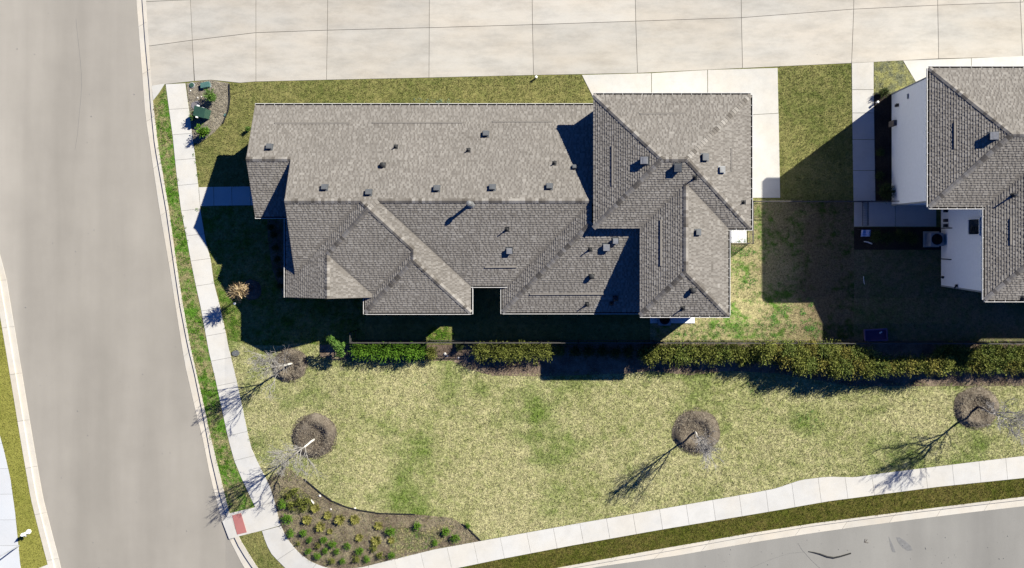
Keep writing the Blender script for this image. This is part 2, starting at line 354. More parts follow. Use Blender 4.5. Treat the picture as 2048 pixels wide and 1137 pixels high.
# kerbs
def kerb(pan_out, pan_in, top_out, step=95):
    strip('gutter_pan', pan_out, pan_in, step, -.15, -.05, M['curb'], base=False)
    strip('kerb', pan_in, top_out, step, -.3, .025, M['curb'], base=False)
kerb([(268,-900),(271.7,0),(276.8,66),(283,143),(289.5,229.6),(298.5,290),(318,420),(337,530),(360,675.6),(369.8,734),(391,826),(405,880),(420,956),(443,1042),(457.5,1079),(487,1137),(545,1215),(640,1262),(770,1268),(905,1228),(1180,1137),(1350,1113),(1500,1087),(1631,1066.5),(1731.5,1052.5),(1837,1039),(1941.6,1025.8),(2048,1013.7),(3200,880)],
     [(284,-900),(285,0),(291,84),(298.5,166),(302,212),(310,290),(333,420),(347,520),(360,608),(376.6,694),(389,744),(416.6,880),(420,904),(441,994),(451,1025),(469,1076),(482.5,1102),(506,1137),(555,1197),(640,1236),(762,1242),(902,1202),(1105,1143),(1300,1109),(1500,1072.6),(1628.5,1051.7),(1834.5,1024.4),(2048,999.5),(3200,858)],
     LB)
# west side of the road
FL = [(-900,-300),(-260,0),(-70,350),(-12,560),(12,700),(45,900),(62.5,1000),(81,1073),(98,1137),(150,1400)]
kerb([(x+22+max(0,(700-y))*.006, y-4) for x, y in FL], [(x+11, y-2) for x, y in FL], [(x, y) for x, y in FL])
b = MB(); b.prism(pg([(x+.5,y) for x, y in FL] + [(-1200,1400),(-1500,-300)]), -.36, 0); struct(b.build('lawn', M['lawnL']))
slabs('ramp_strip', [[(76,1137),(97,1129),(104,1150),(80,1160)]], .006, M['walk'])
# lawn overlays
CEN = [(455,680),(471,750),(498.7,880),(518,929),(534,960),(552,962),(608,958),(625,972),(640,985),(665,1003),(695,1015),(720,1021),(760,1027),(830,1029),(905,1036),(925,1049),(960,1081.5),(1139,1049.5),(1320,1018),(1500,986.5),(1549.5,977),(1601.7,959.5),(1655,953),(1708.7,954.4),(1763.6,946.3),(1872,933),(2048,911.5),(2600,845),(2600,690),(640,690),(600,686),(560,692),(500,690),(455,680)]
b = MB(); b.prism(pg(CEN), -.05, .006); struct(b.build('lawn', M['lawn']))
WST = [(317,215),(332,172),(338,214),(346,273),(353.5,347),(362.5,420),(374.6,480),(381.5,519),(391,566),(402,615),(412.7,673),(418.6,705),(432,761.6),(442,808.4),(457.6,880),(469,921),(482.5,954),(497,985.5),(511,1014),(459,1026.5),(428,900),(402,785),(381.5,697),(366,610),(352,520),(338,420),(316,290),(307,206)]
b = MB(); b.prism(pg(WST), -.05, .007); struct(b.build('verge_lawn', M['lawnW']))
slabs('apron_flare', [[(303.5,172),(330,168),(318,187),(307,201)]], .01, M['apron'])
LBW = [(479,1073.4),(523.6,1061.5),(532.6,1087.6),(545,1110.5),(566,1131),(590,1156),(625,1172),(665,1182),(700,1200),(640,1222),(560,1188),(516,1137)]
b = MB(); b.prism(pg(LBW), -.05, .007); struct(b.build('verge_lawn', M['lawnN']))
LBS = [(740,1175),(911,1137.5),(1000,1119),(1144,1091.5),(1330,1058.5),(1500,1030.3),(1556,1021),(1660.6,1002.5),(1767.6,988.5),(1877,974),(2048,956.5),(2600,888.5),(2600,925),(2048,993.5),(1834.5,1020),(1628.5,1046.5),(1500,1066.5),(1300,1101.5),(1110,1136),(900,1190),(760,1220)]
b = MB(); b.prism(pg(LBS), -.05, .008); struct(b.build('verge_lawn', M['lawnB']))
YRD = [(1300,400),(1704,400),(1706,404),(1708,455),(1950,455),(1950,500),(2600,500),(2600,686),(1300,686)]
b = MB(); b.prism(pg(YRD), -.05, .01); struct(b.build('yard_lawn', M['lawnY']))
FRT = [(413,480),(428,546),(440,605),(450,648),(456,680),(500,690),(560,692),(600,686),(640,690),(730,690),(730,560),(600,480),(600,413),(402,413)]
b = MB(); b.prism(pg(FRT), -.05, .009); struct(b.build('lawn', M['lawnF']))
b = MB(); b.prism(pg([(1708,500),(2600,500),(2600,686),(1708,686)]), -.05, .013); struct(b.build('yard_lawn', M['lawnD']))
# planting beds
BED = [(534,960),(545,950),(575,935),(608,958),(625,972),(640,985),(665,1003),(695,1015),(720,1021),(760,1027),(830,1029),(905,1036),(925,1049),(962,1081.8),(869,1098.5),(789,1118),(724,1134),(690,1138),(665,1137.5),(645,1132.5),(624.3,1124.5),(603.4,1110),(587,1093.5),(572.5,1072.5),(562,1051),(555.5,1029),(550,1004),(541,975)]
sheet('planting_bed', [BED], -.05, .014, M['mulch'])
sheet('gravel_bed', [[(373,167.5),(421,160.5),(458,167),(459,200),(456,222),(446,246),(430,264),(412,278),(397,288),(387.5,286),(379,218)]], -.05, .014, M['gravel'])
sheet('hedge_bed', [[(640,690),(930,690),(1130,690),(1290,686),(2600,690),(2600,772),(2100,772),(1700,773),(1640,762),(1560,748),(1460,742),(1380,751),(1300,742),(1245,748),(1080,753),(985,752),(930,736),(905,722),(850,722),(780,726),(700,722),(640,716)]], -.05, .016, M['hsoil'])
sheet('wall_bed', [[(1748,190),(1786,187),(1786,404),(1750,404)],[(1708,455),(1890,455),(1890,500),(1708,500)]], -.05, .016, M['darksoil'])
sheet('wall_bed', [[(535,440),(600,440),(600,600),(565,590),(545,540),(536,480)]], -.05, .016, M['hsoil'])
sheet('mossy_patch', [[(1747.5,124.4),(1804,121.5),(1834,168),(1850,190),(1749,190)]], -.05, .014, M['lawnG'])

# mounded mulch rings round the trees
def ring(px, py, r, sx_=1.0, lab=None, seed=0, hgt=.26):
    rnd = random.Random(seed); n = 48; b = MB(); c = P(px, py); R = r / S
    prof = [(0,.05),(.18,.045),(.34,.06),(.5,.16),(.62,.25),(.74,.24),(.86,.13),(.95,.05),(1.0,.016)]
    ph = [rnd.uniform(0, 6.28) for _ in range(4)]; vs = []
    for i, (f, z) in enumerate(prof):
        for j in range(n):
            a = 2*math.pi*j/n; wob = 1+.05*math.sin(2*a+ph[0])+.035*math.sin(5*a+ph[1])
            zz = z*hgt/.25*(1+.25*math.sin(a+ph[2])+.15*math.sin(3*a+ph[3])) + rnd.uniform(-.03,.03)
            rr = R*f*wob; b.v.append((c.x+rr*math.cos(a)*sx_, c.y+rr*math.sin(a), max(zz,.012)))
    for i in range(len(prof)-1):
        for j in range(n):
            b.f.append((i*n+j, (i+1)*n+j, (i+1)*n+(j+1)%n, i*n+(j+1)%n)); b.m.append(0); b.t.append(.5)
    return struct(b.build('mulch_ring', M['mulch2'], smooth=True))
def ringlitter(px, py, r, seed):
    rnd = random.Random(seed); b = MB(); c = P(px, py)
    for _ in range(int(r*r*1.1)):
        a = rnd.uniform(0, 6.28); f = rnd.random()**.5*1.06; z = np.interp(f, (0,.34,.5,.62,.74,.86,.95,1.0), (.05,.06,.16,.25,.24,.13,.05,.016))*1.05
        p = Vector((c.x+r/S*f*math.cos(a), c.y+r/S*f*math.sin(a), z+rnd.uniform(0,.05))); a2 = rnd.uniform(0, 3.14); L = rnd.uniform(.04,.13)
        d = Vector((math.cos(a2), math.sin(a2), rnd.uniform(-.4,.5)))*L/2; w_ = Vector((-math.sin(a2), math.cos(a2), 0))*rnd.uniform(.006,.014); b.face([p-d-w_, p+d-w_, p+d+w_, p-d+w_])
    o = struct(b.build('straw_litter', M['straw']), 'stuff'); o['label'] = 'dry straw scattered over the mulch ring'; o['category'] = 'mulch'
for i, q in enumerate(((580,730,34),(629,872,44),(1392,863,45),(1952,815,43))): ringlitter(*q, 30+i)
ring(580, 730, 34, seed=1, hgt=.2); ring(629, 872, 44, seed=2, hgt=.24); ring(1392, 863, 44, 1.05, seed=3, hgt=.26); ring(1952, 815, 43, seed=4, hgt=.24)
ring(504, 580, 20, seed=5, hgt=.12)

# ------------------------------------------------------------------ grass tufts as real blades
def inside(px, py, poly):
    c = np.zeros(len(px), bool); n = len(poly)
    for i in range(n):
        x1, y1 = poly[i]; x2, y2 = poly[(i+1) % n]
        if y1 == y2: continue
        t = ((y1 > py) != (y2 > py)) & (px < (x2-x1)*(py-y1)/(y2-y1)+x1); c ^= t
    return c
RINGS = [(580,730,34),(629,872,44),(1392,863,45),(1952,815,43),(504,580,20)]
def tufts(poly, dens, mat, seed, excl=(), ln=.075, wd=.03, blades=3, rings=True, clip=(-40,-40,2100,1180), lean=.9):
    rng = np.random.default_rng(seed); p = np.array(poly); x0, y0 = p.min(0); x1, y1 = p.max(0)
    x0 = max(x0, clip[0]); y0 = max(y0, clip[1]); x1 = min(x1, clip[2]); y1 = min(y1, clip[3])
    n = int((x1-x0)*(y1-y0)/S/S*dens); X = rng.uniform(x0, x1, n); Y = rng.uniform(y0, y1, n)
    k = inside(X, Y, poly)
    for e in excl: k &= ~inside(X, Y, e)
    if rings:
        for cx, cy, r in RINGS: k &= (X-cx)**2+(Y-cy)**2 > (r*.93)**2
    X = (X[k]-NX)/S; Y = -(Y[k]-NY)/S; n = len(X)
    v = np.zeros((n, blades, 3, 3)); 
    th = rng.uniform(0, 2*np.pi, (n, blades)); L = ln*rng.uniform(.5, 1.3, (n, blades)); W = wd*rng.uniform(.6, 1.3, (n, blades))
    ox = rng.normal(0, .02, (n, blades)); oy = rng.normal(0, .02, (n, blades)); hz = L*rng.uniform(.35, .95, (n, blades))
    bx = X[:, None]+ox; by = Y[:, None]+oy; cs, sn = np.cos(th), np.sin(th)
    v[:, :, 0] = np.stack([bx-sn*W/2, by+cs*W/2, np.full_like(bx, .008)], -1)
    v[:, :, 1] = np.stack([bx+sn*W/2, by-cs*W/2, np.full_like(bx, .008)], -1)
    v[:, :, 2] = np.stack([bx+cs*L*lean, by+sn*L*lean, .008+hz], -1)
    v = v.reshape(-1, 3); nf = len(v)//3
    me = bpy.data.meshes.new('grass'); me.vertices.add(len(v)); me.vertices.foreach_set('co', v.ravel())
    me.loops.add(nf*3); me.loops.foreach_set('vertex_index', np.arange(nf*3)); me.polygons.add(nf)
    me.polygons.foreach_set('loop_start', np.arange(0, nf*3, 3)); me.polygons.foreach_set('loop_total', np.full(nf, 3))
    me.update(); me.validate(); me.materials.append(mat)
    o = bpy.data.objects.new('grass', me); COL.objects.link(o); return o
NLAWN = [(458,167),(480,166.5),(653,161),(860,157),(1070,152),(1163,151),(1187,196),(1187,230),(560,240),(560,380),(400,372),(388,288),(412,278),(430,264),(446,246),(456,222),(459,200)]
SCR = [(785,1060),(800,1052),(840,1062),(880,1050),(905,1062),(880,1085),(850,1098),(800,1110),(780,1100)]
HB = [(640,686),(2600,686),(2600,766),(1700,766),(1560,744),(1245,744),(985,748),(905,718),(640,712)]
st = [tufts(FRT, 130, M['lawnF'], 21), tufts(CEN, 130, M['lawn'], 1, excl=[HB]), tufts(NLAWN, 120, M['lawnN'], 2), tufts([(1557.5,134),(1703,128),(1707,402),(1561,402)], 120, M['lawnN'], 3),
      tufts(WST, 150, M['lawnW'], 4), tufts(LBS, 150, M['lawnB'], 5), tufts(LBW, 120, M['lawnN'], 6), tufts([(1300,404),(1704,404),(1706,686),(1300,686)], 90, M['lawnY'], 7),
      tufts([(x+.5,y) for x, y in FL] + [(41.7,1137),(31,1029),(21,956),(8,900),(-20,800),(-90,560)], 120, M['lawnL'], 8, ln=.05),
      tufts([(1748,125),(1804,122),(1832,165),(1850,190),(1749,190)], 60, M['lawnG'], 9), tufts(BED, 38, M['lawnG'], 14, ln=.1), tufts(SCR, 240, M['lawnY'], 10, ln=.12), tufts([(566,975),(600,975),(628,1000),(622,1024),(590,1028),(556,1000)], 260, M['lawnG'], 12, ln=.12)]
for o, l in zip(st, ['dark green grass of the front yard in the house shadow', 'pale dry grass of the wide lawn', 'olive grass strip north of the house', 'olive grass beside the driveway', 'patchy grass along the western kerb', 'dark grass strip along the southern kerb', 'green grass wedge below the ramp', 'tan weedy grass of the back yard', 'mown grass across the road', 'mossy tufts beside the white house', 'thin weedy tufts through the corner planting bed', 'dry scruffy grass in the right part of the corner bed', 'olive scruff under the bare tree in the corner bed']):
    struct(o, 'stuff'); o['label'] = l; o['category'] = 'grass'

# weeds: broad leaved clumps in the lawns
def weeds(spots, name, lab, mat, seed, r=(.1,.25), nl=26):
    rng = random.Random(seed); b = MB()
    for (x, y) in spots:
        c = P(x, y, 0); R = rng.uniform(*r)
        for _ in range(int(nl*R/.18)):
            a = rng.uniform(0, 6.28); d = R*rng.random()**.7; q = c+Vector((math.cos(a)*d, math.sin(a)*d, rng.uniform(.02,.07)))
            a2 = rng.uniform(0, 6.28); L = rng.uniform(.04,.1); u = Vector((math.cos(a2), math.sin(a2), rng.uniform(0,.7)))*L; s_ = Vector((-math.sin(a2), math.cos(a2), rng.uniform(-.3,.3)))*L*.3
            b.face([q-s_, q+u*.5+s_*.2-Vector((0,0,0)), q+u, q+s_])
    o = b.build(name, mat); struct(o, 'stuff'); o['label'] = lab; o['category'] = 'weeds'
rng = random.Random(5)
def gauss(cx, cy, sx_, sy_, n): return [(rng.gauss(cx, sx_), rng.gauss(cy, sy_)) for _ in range(n)]
ys = gauss(1480,505,14,10,16)+gauss(1560,625,28,12,22)+gauss(1618,650,8,22,20)+gauss(1455,650,20,14,18)+gauss(1550,660,30,8,14)+gauss(1385,675,25,6,8)+gauss(1500,560,12,25,10)
ys = [(x,y) for x, y in ys if 1462 < x < 1700 and 460 < y < 680 or (y > 640 and y < 680 and x > 1340)]
weeds(ys, 'weeds', 'bright green weeds scattered in the back yard', M['weed'], 1)
ws = [(x+rng.gauss(0,8), y+rng.gauss(0,9)) for x, y in [(322,200),(330,260),(333,275),(345,360),(350,390),(362,440),(366,470),(362,480),(372,520),(380,600),(388,640),(392,670),(400,715),(408,745),(412,780),(416,785),(440,900),(447,920),(452,930),(430,870)] for _ in range(9)]
ws = [p for p in ws if inside(np.array([p[0]]), np.array([p[1]]), WST)[0]]
weeds(ws, 'weeds', 'green weed clumps along the western verge', M['leafb'], 2, r=(.08,.2))
weeds([(395,420+0),(388,310),(392,325),(396,350),(447,640),(452,655),(470,640),(478,650),(503,880),(508,890),(500,860),(455,620),(445,600),(463,670)]+gauss(470,640,8,14,16)+gauss(438,560,5,8,6), 'weeds', 'green weed clumps beside the sidewalk and the house shadow', M['leafb'], 3, r=(.1,.22))
weeds([(1495,770),(1503,782),(1528,775),(1500,783),(1535,817),(1615,840),(1625,852),(720,757),(830,757),(850,770),(1830,690+110),(1510,757),(1300,757)]+gauss(1620,835,10,14,6)+gauss(1790,925,18,8,6), 'weeds', 'green weeds dotted over the wide dry lawn', M['weed'], 4, r=(.08,.18), nl=16)
weeds(gauss(880,672,14,8,55), 'weeds', 'vivid green grass patch lit through the roof gap', M['leafb'], 6, r=(.1,.2))
weeds(gauss(870,203,22,2,20), 'weeds', 'pale green weeds at the foot of the north wall', M['palew'], 8, r=(.06,.14), nl=14)

# ------------------------------------------------------------------ roofs
SL = 1/3.0/S      # rise per plan unit
def clip(poly, n, d):      # keep points with n.p <= d (2D)
    out = []
    for i in range(len(poly)):
        a = poly[i]; c = poly[(i+1) % len(poly)]; da = n[0]*a[0]+n[1]*a[1]-d; dc = n[0]*c[0]+n[1]*c[1]-d
        if da <= 1e-9: out.append(a)
        if (da < 0) != (dc < 0) and abs(da-dc) > 1e-12:
            t = da/(da-dc); out.append((a[0]+t*(c[0]-a[0]), a[1]+t*(c[1]-a[1])))
    return out
def pin(p, poly):
    c = False; n = len(poly)
    for i in range(n):
        x1, y1 = poly[i]; x2, y2 = poly[(i+1) % n]
        if (y1 > p[1]) != (y2 > p[1]) and p[0] < (x2-x1)*(p[1]-y1)/(y2-y1)+x1: c = not c
    return c
class Plane:               # h = h0 + SL*dist above the eave/reference; down = plan direction of fall
    def __init__(s, down, ref, h): s.d = down; s.ref = ref; s.h0 = h
    def h(s, X, Y): return s.h0 - SL*((X*s.d[0]+Y*s.d[1])-s.ref)
    def at(s, px, py):
        h = s.h0
        for _ in range(12): k = (H-h)/H; X = (px-NX)*k; Y = (py-NY)*k; h = s.h(X, Y)
        return X, Y, h
    def frame(s):          # v downslope, u along the course, n normal (world)
        v = Vector((s.d[0], -s.d[1], -1/3)).normalized(); n = Vector((s.d[0]/3, -s.d[1]/3, 1)).normalized(); u = v.cross(n); return u, v, n
ROW = .143
rr = random.Random(3)
def roof_face(b, pl, poly, thick=.14):
    u, v, n = pl.frame(); pts = [V(X, Y, pl.h(X, Y)) for X, Y in poly]
    A = sum(pts[i].x*pts[(i+1)%len(pts)].y-pts[(i+1)%len(pts)].x*pts[i].y for i in range(len(pts)))
    if A < 0: pts = pts[::-1]
    q = [(p.dot(u), p.dot(v)) for p in pts]; nn = pts[0].dot(n)
    def W(a, c, e): return u*a + v*c + n*(nn+e)
    # deck
    k = len(q); base = len(b.v)
    b.v += [tuple(W(a, c, -.012)) for a, c in q] + [tuple(W(a, c, -.012)-Vector((0,0,thick))) for a, c in q]
    b.f.append(tuple(base+i for i in range(k))); b.m.append(0); b.t.append(.2)
    b.f.append(tuple(base+k+i for i in reversed(range(k)))); b.m.append(1); b.t.append(.5)
    for i in range(k): j = (i+1) % k; b.f.append((base+j, base+i, base+k+i, base+k+j)); b.m.append(1); b.t.append(.5)
    v1 = max(c for a, c in q); v0 = min(c for a, c in q); r = 0
    while v1 - r*ROW > v0 + .01:
        lo = v1 - r*ROW; hi = lo - ROW; r += 1
        pc = clip(clip(q, (0, 1), lo), (0, -1), -hi)
        if len(pc) < 3: continue
        def e(c, extra=0): return (.001 + (.016+extra)*(c-hi)/ROW)
        tt = rr.uniform(.36, .46)
        b.face([W(a, c, e(c)) for a, c in pc], 0, tt)
        for i in range(len(pc)):
            a, c = pc[i]; a2, c2 = pc[(i+1) % len(pc)]
            if abs(c-lo) < 1e-5 and abs(c2-lo) < 1e-5 and abs(a-a2) > .02:
                b.face([W(a2, c2, e(lo)), W(a, c, e(lo)), W(a, c, -.01), W(a2, c2, -.01)], 0, .05)
        a0 = min(a for a, c in pc); a1 = max(a for a, c in pc); x = a0 - rr.uniform(0, .5)
        while x < a1:
            wd = rr.choice((.1, .13, .17, .22, .3))*rr.uniform(.85, 1.15); i0 = max(x, a0+.02); i1 = min(x+wd, a1-.02); x += wd + rr.choice((.05, .06, .09, .14))
            if i1-i0 < .05: continue
            hi2 = hi+.004; lo2 = lo+.004; ins = min(.02, (i1-i0)*.15)
            cr = [(i0+ins, hi2), (i1-ins, hi2), (i1, lo-.001), (i0, lo-.001)]
            if not all(pin(c_, q) for c_ in cr): continue
            z0, z1 = .004, .027; tt = rr.gauss(.62, .085)
            A_, B_, C_, D_ = [W(a, c, z) for (a, c), z in zip([cr[0], cr[1], (cr[2][0], lo2), (cr[3][0], lo2)], [z0+.003, z0+.003, z1, z1])]
            b.face([D_, C_, B_, A_] if (C_-D_).cross(B_-C_).dot(n) > 0 else [A_, B_, C_, D_], 0, tt)
            d = n*.032
            b.face([D_, C_, C_-d, D_-d], 0, .03); b.face([A_, D_, D_-d, A_-n*.004], 0, .5); b.face([C_, B_, B_-n*.004, C_-d], 0, .5)
def caps(b, a, c, n1, n2, wd=.15, lift=.03):
    a = Vector(a); c = Vector(c); d = c-a; L = d.length; d.normalize()
    def side(n, o):
        s_ = n.cross(d).normalized()
        if s_.dot(o) < 0: s_ = -s_
        return s_
    hor = Vector((d.y, -d.x, 0)).normalized()
    o1 = hor if n1.dot(hor) > n2.dot(hor) else -hor
    s1 = side(n1, o1); s2 = side(n2, -o1); up = (n1+n2).normalized(); k = int(L/.2)+1; st_ = L/k
    for i in range(k):
        p0 = a+d*st_*i; p1 = a+d*min(L, st_*(i+1)+.02); t = rr.uniform(.1,.9)
        e0 = up*(lift+.008); e1 = up*(lift+.024) if i % 1 == 0 else up*lift
        b.face([p0+e0, p0+s1*wd+e0-up*.01, p1+s1*wd+e1-up*.01, p1+e1], 0, t); b.face([p0+e0, p1+e1, p1+s2*wd+e1-up*.01, p0+s2*wd+e0-up*.01], 0, t)
        b.face([p1+e1, p1+s1*wd+e1-up*.01, p1+s1*wd-up*.01, p1], 0, .05); b.face([p1+e1, p1, p1+s2*wd-up*.01, p1+s2*wd+e1-up*.01], 0, .05)
Nn, Ss, Ee, Ww = (0,-1), (0,1), (1,0), (-1,0)
# one storey roof
mN = Plane(Nn, 60.8, 5.05); mS = Plane(Ss, -60.8, 5.05); g1S = Plane(Ss, -138.2, 4.19)
W1 = Plane(Ww, 419.5, 5.05); E1 = Plane(Ee, -388, 5.05)
S1 = Plane(Ss, 27, 4.400); gE = Plane(Ee, -487.2, 4.298); W2 = Plane(Ww, 329.5, 4.400); S2 = Plane(Ss, 144.7, 3.309)
N1 = Plane(Nn, 47.2, 5.225); W3 = Plane(Ww, 172.3, 3.2); S3 = Plane(Ss, 144.3, 3.2)
B_ = (-403.75, -47.2)
low = [(mN, [(-637,-242.3),(8,-242.3),(8,-60.8),(-555.7,-60.8),(-555.7,-138.2),(-637,-138.2)]),
 (mS, [(-555.7,-60.8),(-419.5,-60.8),(-555.7,75.4)]), (mS, [(-388,-60.8),(-5.8,-60.8),(-161.1,94.5),(-232.7,94.5)]),
 (g1S, [(-637,-138.2),(-545,-138.2),(-545,-34.3),(-637,-34.3)]),
 (W1, [B_,(-419.5,-60.8),(-555.7,75.4),(-575.2,75.4),(-575.2,116.5),(-487.2,116.5),(-487.2,36.2)]),
 (W1, [(-575.2,-30),(-545,-30),(-545,52),(-555.7,75.4),(-575.2,75.4)]),
 (E1, [B_,(-388,-60.8),(-232.7,94.5),(-231.3,94.5),(-231.3,144.7),(-329.5,46.5),(-329.5,27)]),
 (N1, [B_,(-388,-60.8),(-419.5,-60.8)]), (S1, [B_,(-329.5,27),(-412.95,110.45),(-487.2,36.2)]),
 (gE, [(-487.2,36.2),(-412.95,110.45),(-412.95,116.5),(-487.2,116.5)]),
 (W2, [(-329.5,27),(-329.5,46.5),(-427.7,144.7),(-427.7,116.5),(-412.95,116.5),(-412.95,110.45)]),
 (S2, [(-329.5,46.5),(-231.3,144.7),(-427.7,144.7)]),
 (W3, [(-172.3,94.5),(-161.1,94.5),(-5.8,-60.8),(-5.8,-22.2),(-172.3,144.3)]),
 (S3, [(-172.3,144.3),(-5.8,-22.2),(92,-22.2),(92,144.3)]),
 (Plane((0,0), 0, 5.05), [(-5.8,-60.8),(8,-60.8),(8,-22.2),(-5.8,-22.2)])]
HG_ = 5.25; kg = (H-HG_)/H; HN_ = 6.2; kn = (H-HN_)/H
GX = lambda x: (x-NX)*kg
GY = lambda y: (y-NY)*kg
gx0, gx1, gy0, gy1 = GX(1187), GX(1505)-3.3, GY(186.5)+3.3, GY(457); bx0, bx1, by1 = GX(1280), GX(1460)-3.3, GY(635)-3.3
def hipset(x0, x1, y0, y1, u0, u1, v1, h):
    hv = (y1-y0)/2; ym = (y0+y1)/2; hb = (u1-u0)/2; um = (u0+u1)/2
    D = dict(N=Plane(Nn, -y0, h), S=Plane(Ss, y1, h), W=Plane(Ww, -x0, h), E=Plane(Ee, x1, h), bW=Plane(Ww, -u0, h), bE=Plane(Ee, u1, h), bS=Plane(Ss, v1, h))
    aw, ae, bt, bb = (x0+hv, ym), (x1-hv, ym), (um, y1-hb), (um, v1-hb)
    F = [(D['N'], [(x0,y0),(x1,y0),ae,aw]), (D['W'], [(x0,y0),aw,(x0,y1)]), (D['E'], [(x1,y0),(x1,y1),ae]), (D['S'], [(x0,y1),aw,ae,(x1,y1),(u1,y1),bt,(u0,y1)]),
         (D['bW'], [(u0,y1),bt,bb,(u0,v1)]), (D['bE'], [(u1,y1),(u1,v1),bb,bt]), (D['bS'], [(u0,v1),bb,(u1,v1)])]
    Rg = [(D['W'],D['N'],(x0,y0),aw),(D['N'],D['S'],aw,ae),(D['N'],D['E'],(x1,y0),ae),(D['S'],D['E'],(x1,y1),ae),(D['W'],D['S'],(x0,y1),aw),(D['bW'],D['bE'],bb,bt),(D['bW'],D['bS'],(u0,v1),bb),(D['bE'],D['bS'],(u1,v1),bb)]
    return D, F, Rg
A0, up, upR = hipset(gx0, gx1, gy0, gy1, bx0, bx1, by1, HG_)
nx0, ny0, ny1, nu0, nv1 = (1855-NX)*kn+3.3, (133-NY)*kn+3.3, (418-NY)*kn-3.3, (1966-NX)*kn+3.3, (604-NY)*kn-3.3
C0, nb, nbR = hipset(nx0, nx0+620, ny0, ny1, nu0, nu0+234, nv1, HN_)
Cx = Plane(Ss, 36, HN_); nb += [(Cx, [(nu0+228,36),(nx0+620,36),(nx0+620,-95),(nu0+228,-95)])]
def nv(p): return p.frame()[2]
def at3(p, X, Y): return V(X, Y, p.h(X, Y))
house = thing('house', 'long grey shingled house with gabled single storey wing and taller garage block', 'house', V(0, 0, 0))
house2 = thing('house', 'white walled two storey house with dark shingle roof at the right edge', 'house', V(650, -100, 0))
def child(b, name, mats, root, smooth=False):
    o = b.build(name, mats); o.parent = root
    r = root
    while r.parent: r = r.parent
    o.matrix_parent_inverse = Matrix.Translation(-r.location); return o
def roofobj(faces, ridges, root, label=None):
    b = MB()
    for pl, poly in faces: roof_face(b, pl, poly)
    o = child(b, 'roof', [M['shingle'], M['trim']], root)
    if label: o['label'] = label
    for pl1, pl2, p0, p1 in ridges:
        c = MB(); caps(c, at3(pl1, *p0), at3(pl1, *p1), nv(pl1), nv(pl2)); r = c.build('ridge_cap', [M['shingle']]); r.parent = o
    return o
lowroof = roofobj(low, [(mN,mS,(-555.7,-60.8),(-419.5,-60.8)),(mN,mS,(-388,-60.8),(0,-60.8)),(mN,g1S,(-637,-138.2),(-556,-138.2)),
 (W1,gE,(-487.2,36.2),(-487.2,116.5)),(W1,S1,(-487.2,36.2),B_),(S1,E1,(-329.5,27),B_),(W2,E1,(-329.5,46.5),(-329.5,27)),(S2,E1,(-231.3,144.7),(-329.5,46.5)),
 (W2,S2,(-427.7,144.7),(-329.5,46.5)),(W1,N1,(-419.5,-60.8),B_),(N1,E1,(-388,-60.8),B_),(W3,S3,(-172.3,144.3),(-5.8,-22.2))], house, 'low single storey roof with two gables and hipped wings')
uproof = roofobj(up, upR, house, 'higher hipped roof of the two storey garage block')
nbroof = roofobj(nb, nbR, house2)
for r_, hs in ((lowroof, house), (uproof, house), (nbroof, house2)):
    r_.matrix_parent_inverse = Matrix.Translation(-hs.location)
# parts under a roof are built in world space; their parent carries the inverse already
# ------------------------------------------------------------------ walls
def wallbox(name, x0, x1, y0, y1, z1, mat, root):
    b = MB(); q = [(x0/S, -y0/S), (x1/S, -y0/S), (x1/S, -y1/S), (x0/S, -y1/S)]; b.prism(q, -.1, z1); return child(b, name, mat, root)
def wallpoly(pts, z1, mat, root):
    b = MB(); b.prism([(x/S, -y/S) for x, y in pts], -.1, z1); return child(b, 'wall', mat, root)
wallpoly([(-626,-232),(10,-232),(10,92),(-163,92),(-163,134),(80,134),(80,-10),(10,-10),(10,84),(-242,84),(-242,134),(-418,134),(-418,106),(-565,106),(-565,-25),(-545,-25),(-545,-45),(-626,-45)][:1] and
         [(-626,-232),(10,-232),(10,84),(88,84),(88,134),(-162,134),(-162,84),(-242,84),(-242,134),(-418,134),(-418,104),(-565,104),(-565,-22),(-546,-22),(-546,-44),(-626,-44)], 2.9, M['stone'], house)
def gable(pts3, nrm, mat, root):   # triangular wall above the eaves
    b = MB(); t = Vector(nrm)*.12; p = [Vector(q) for q in pts3]; q = [a-t for a in p]
    b.face(p); b.face(q[::-1])
    for i in range(len(p)): j = (i+1) % len(p); b.face([p[j], p[i], q[i], q[j]])
    return child(b, 'wall', mat, root)
gable([V(-626,-232,2.9),V(-626,-44,2.9),V(-626,-44,3.0),V(-626,-138.2,4.02),V(-626,-232,2.98)], (-1,0,0), M['stone'], house)
gable([V(-545,-160,2.9),V(-545,84,2.9),V(-545,84,3.3),V(-545,-60.8,4.88),V(-545,-160,3.8)], (-1,0,0), M['stone'], house)
gable([V(-565,104,2.9),V(-415,104,2.9),V(-415,104,3.3),V(-487.2,104,4.13),V(-565,104,3.26)], (0,-1,0), M['stone'], house)
w1 = wallpoly([(gx0+10,gy0+10),(gx1-8,gy0+10),(gx1-8,gy1-10),(bx1-8,gy1-10),(bx1-8,by1-8),(bx0+10,by1-8),(bx0+10,gy1-10),(gx0+10,gy1-10)], HG_-.05, M['stucco'], house); w1['label'] = 'tall white stucco walls of the garage block'
wallpoly([(593,-281),(nx0+610,-281),(nx0+610,26),(nu0+224,26),(nu0+224,102),(692,102),(692,-59),(593,-59)], HN_-.05, M['stucco'], house2)
# corner boards, soffits of the neighbour
for x, y, nm in ((593,-281,0),(692,102,0),(593,-59,0)):
    b = MB(); s_ = 1 if y < 0 else -1
    b.box(V(x+2, y, 3.0), (.18,.09,6.1), t=.5); child(b, 'corner_board', M['tan'], house2)
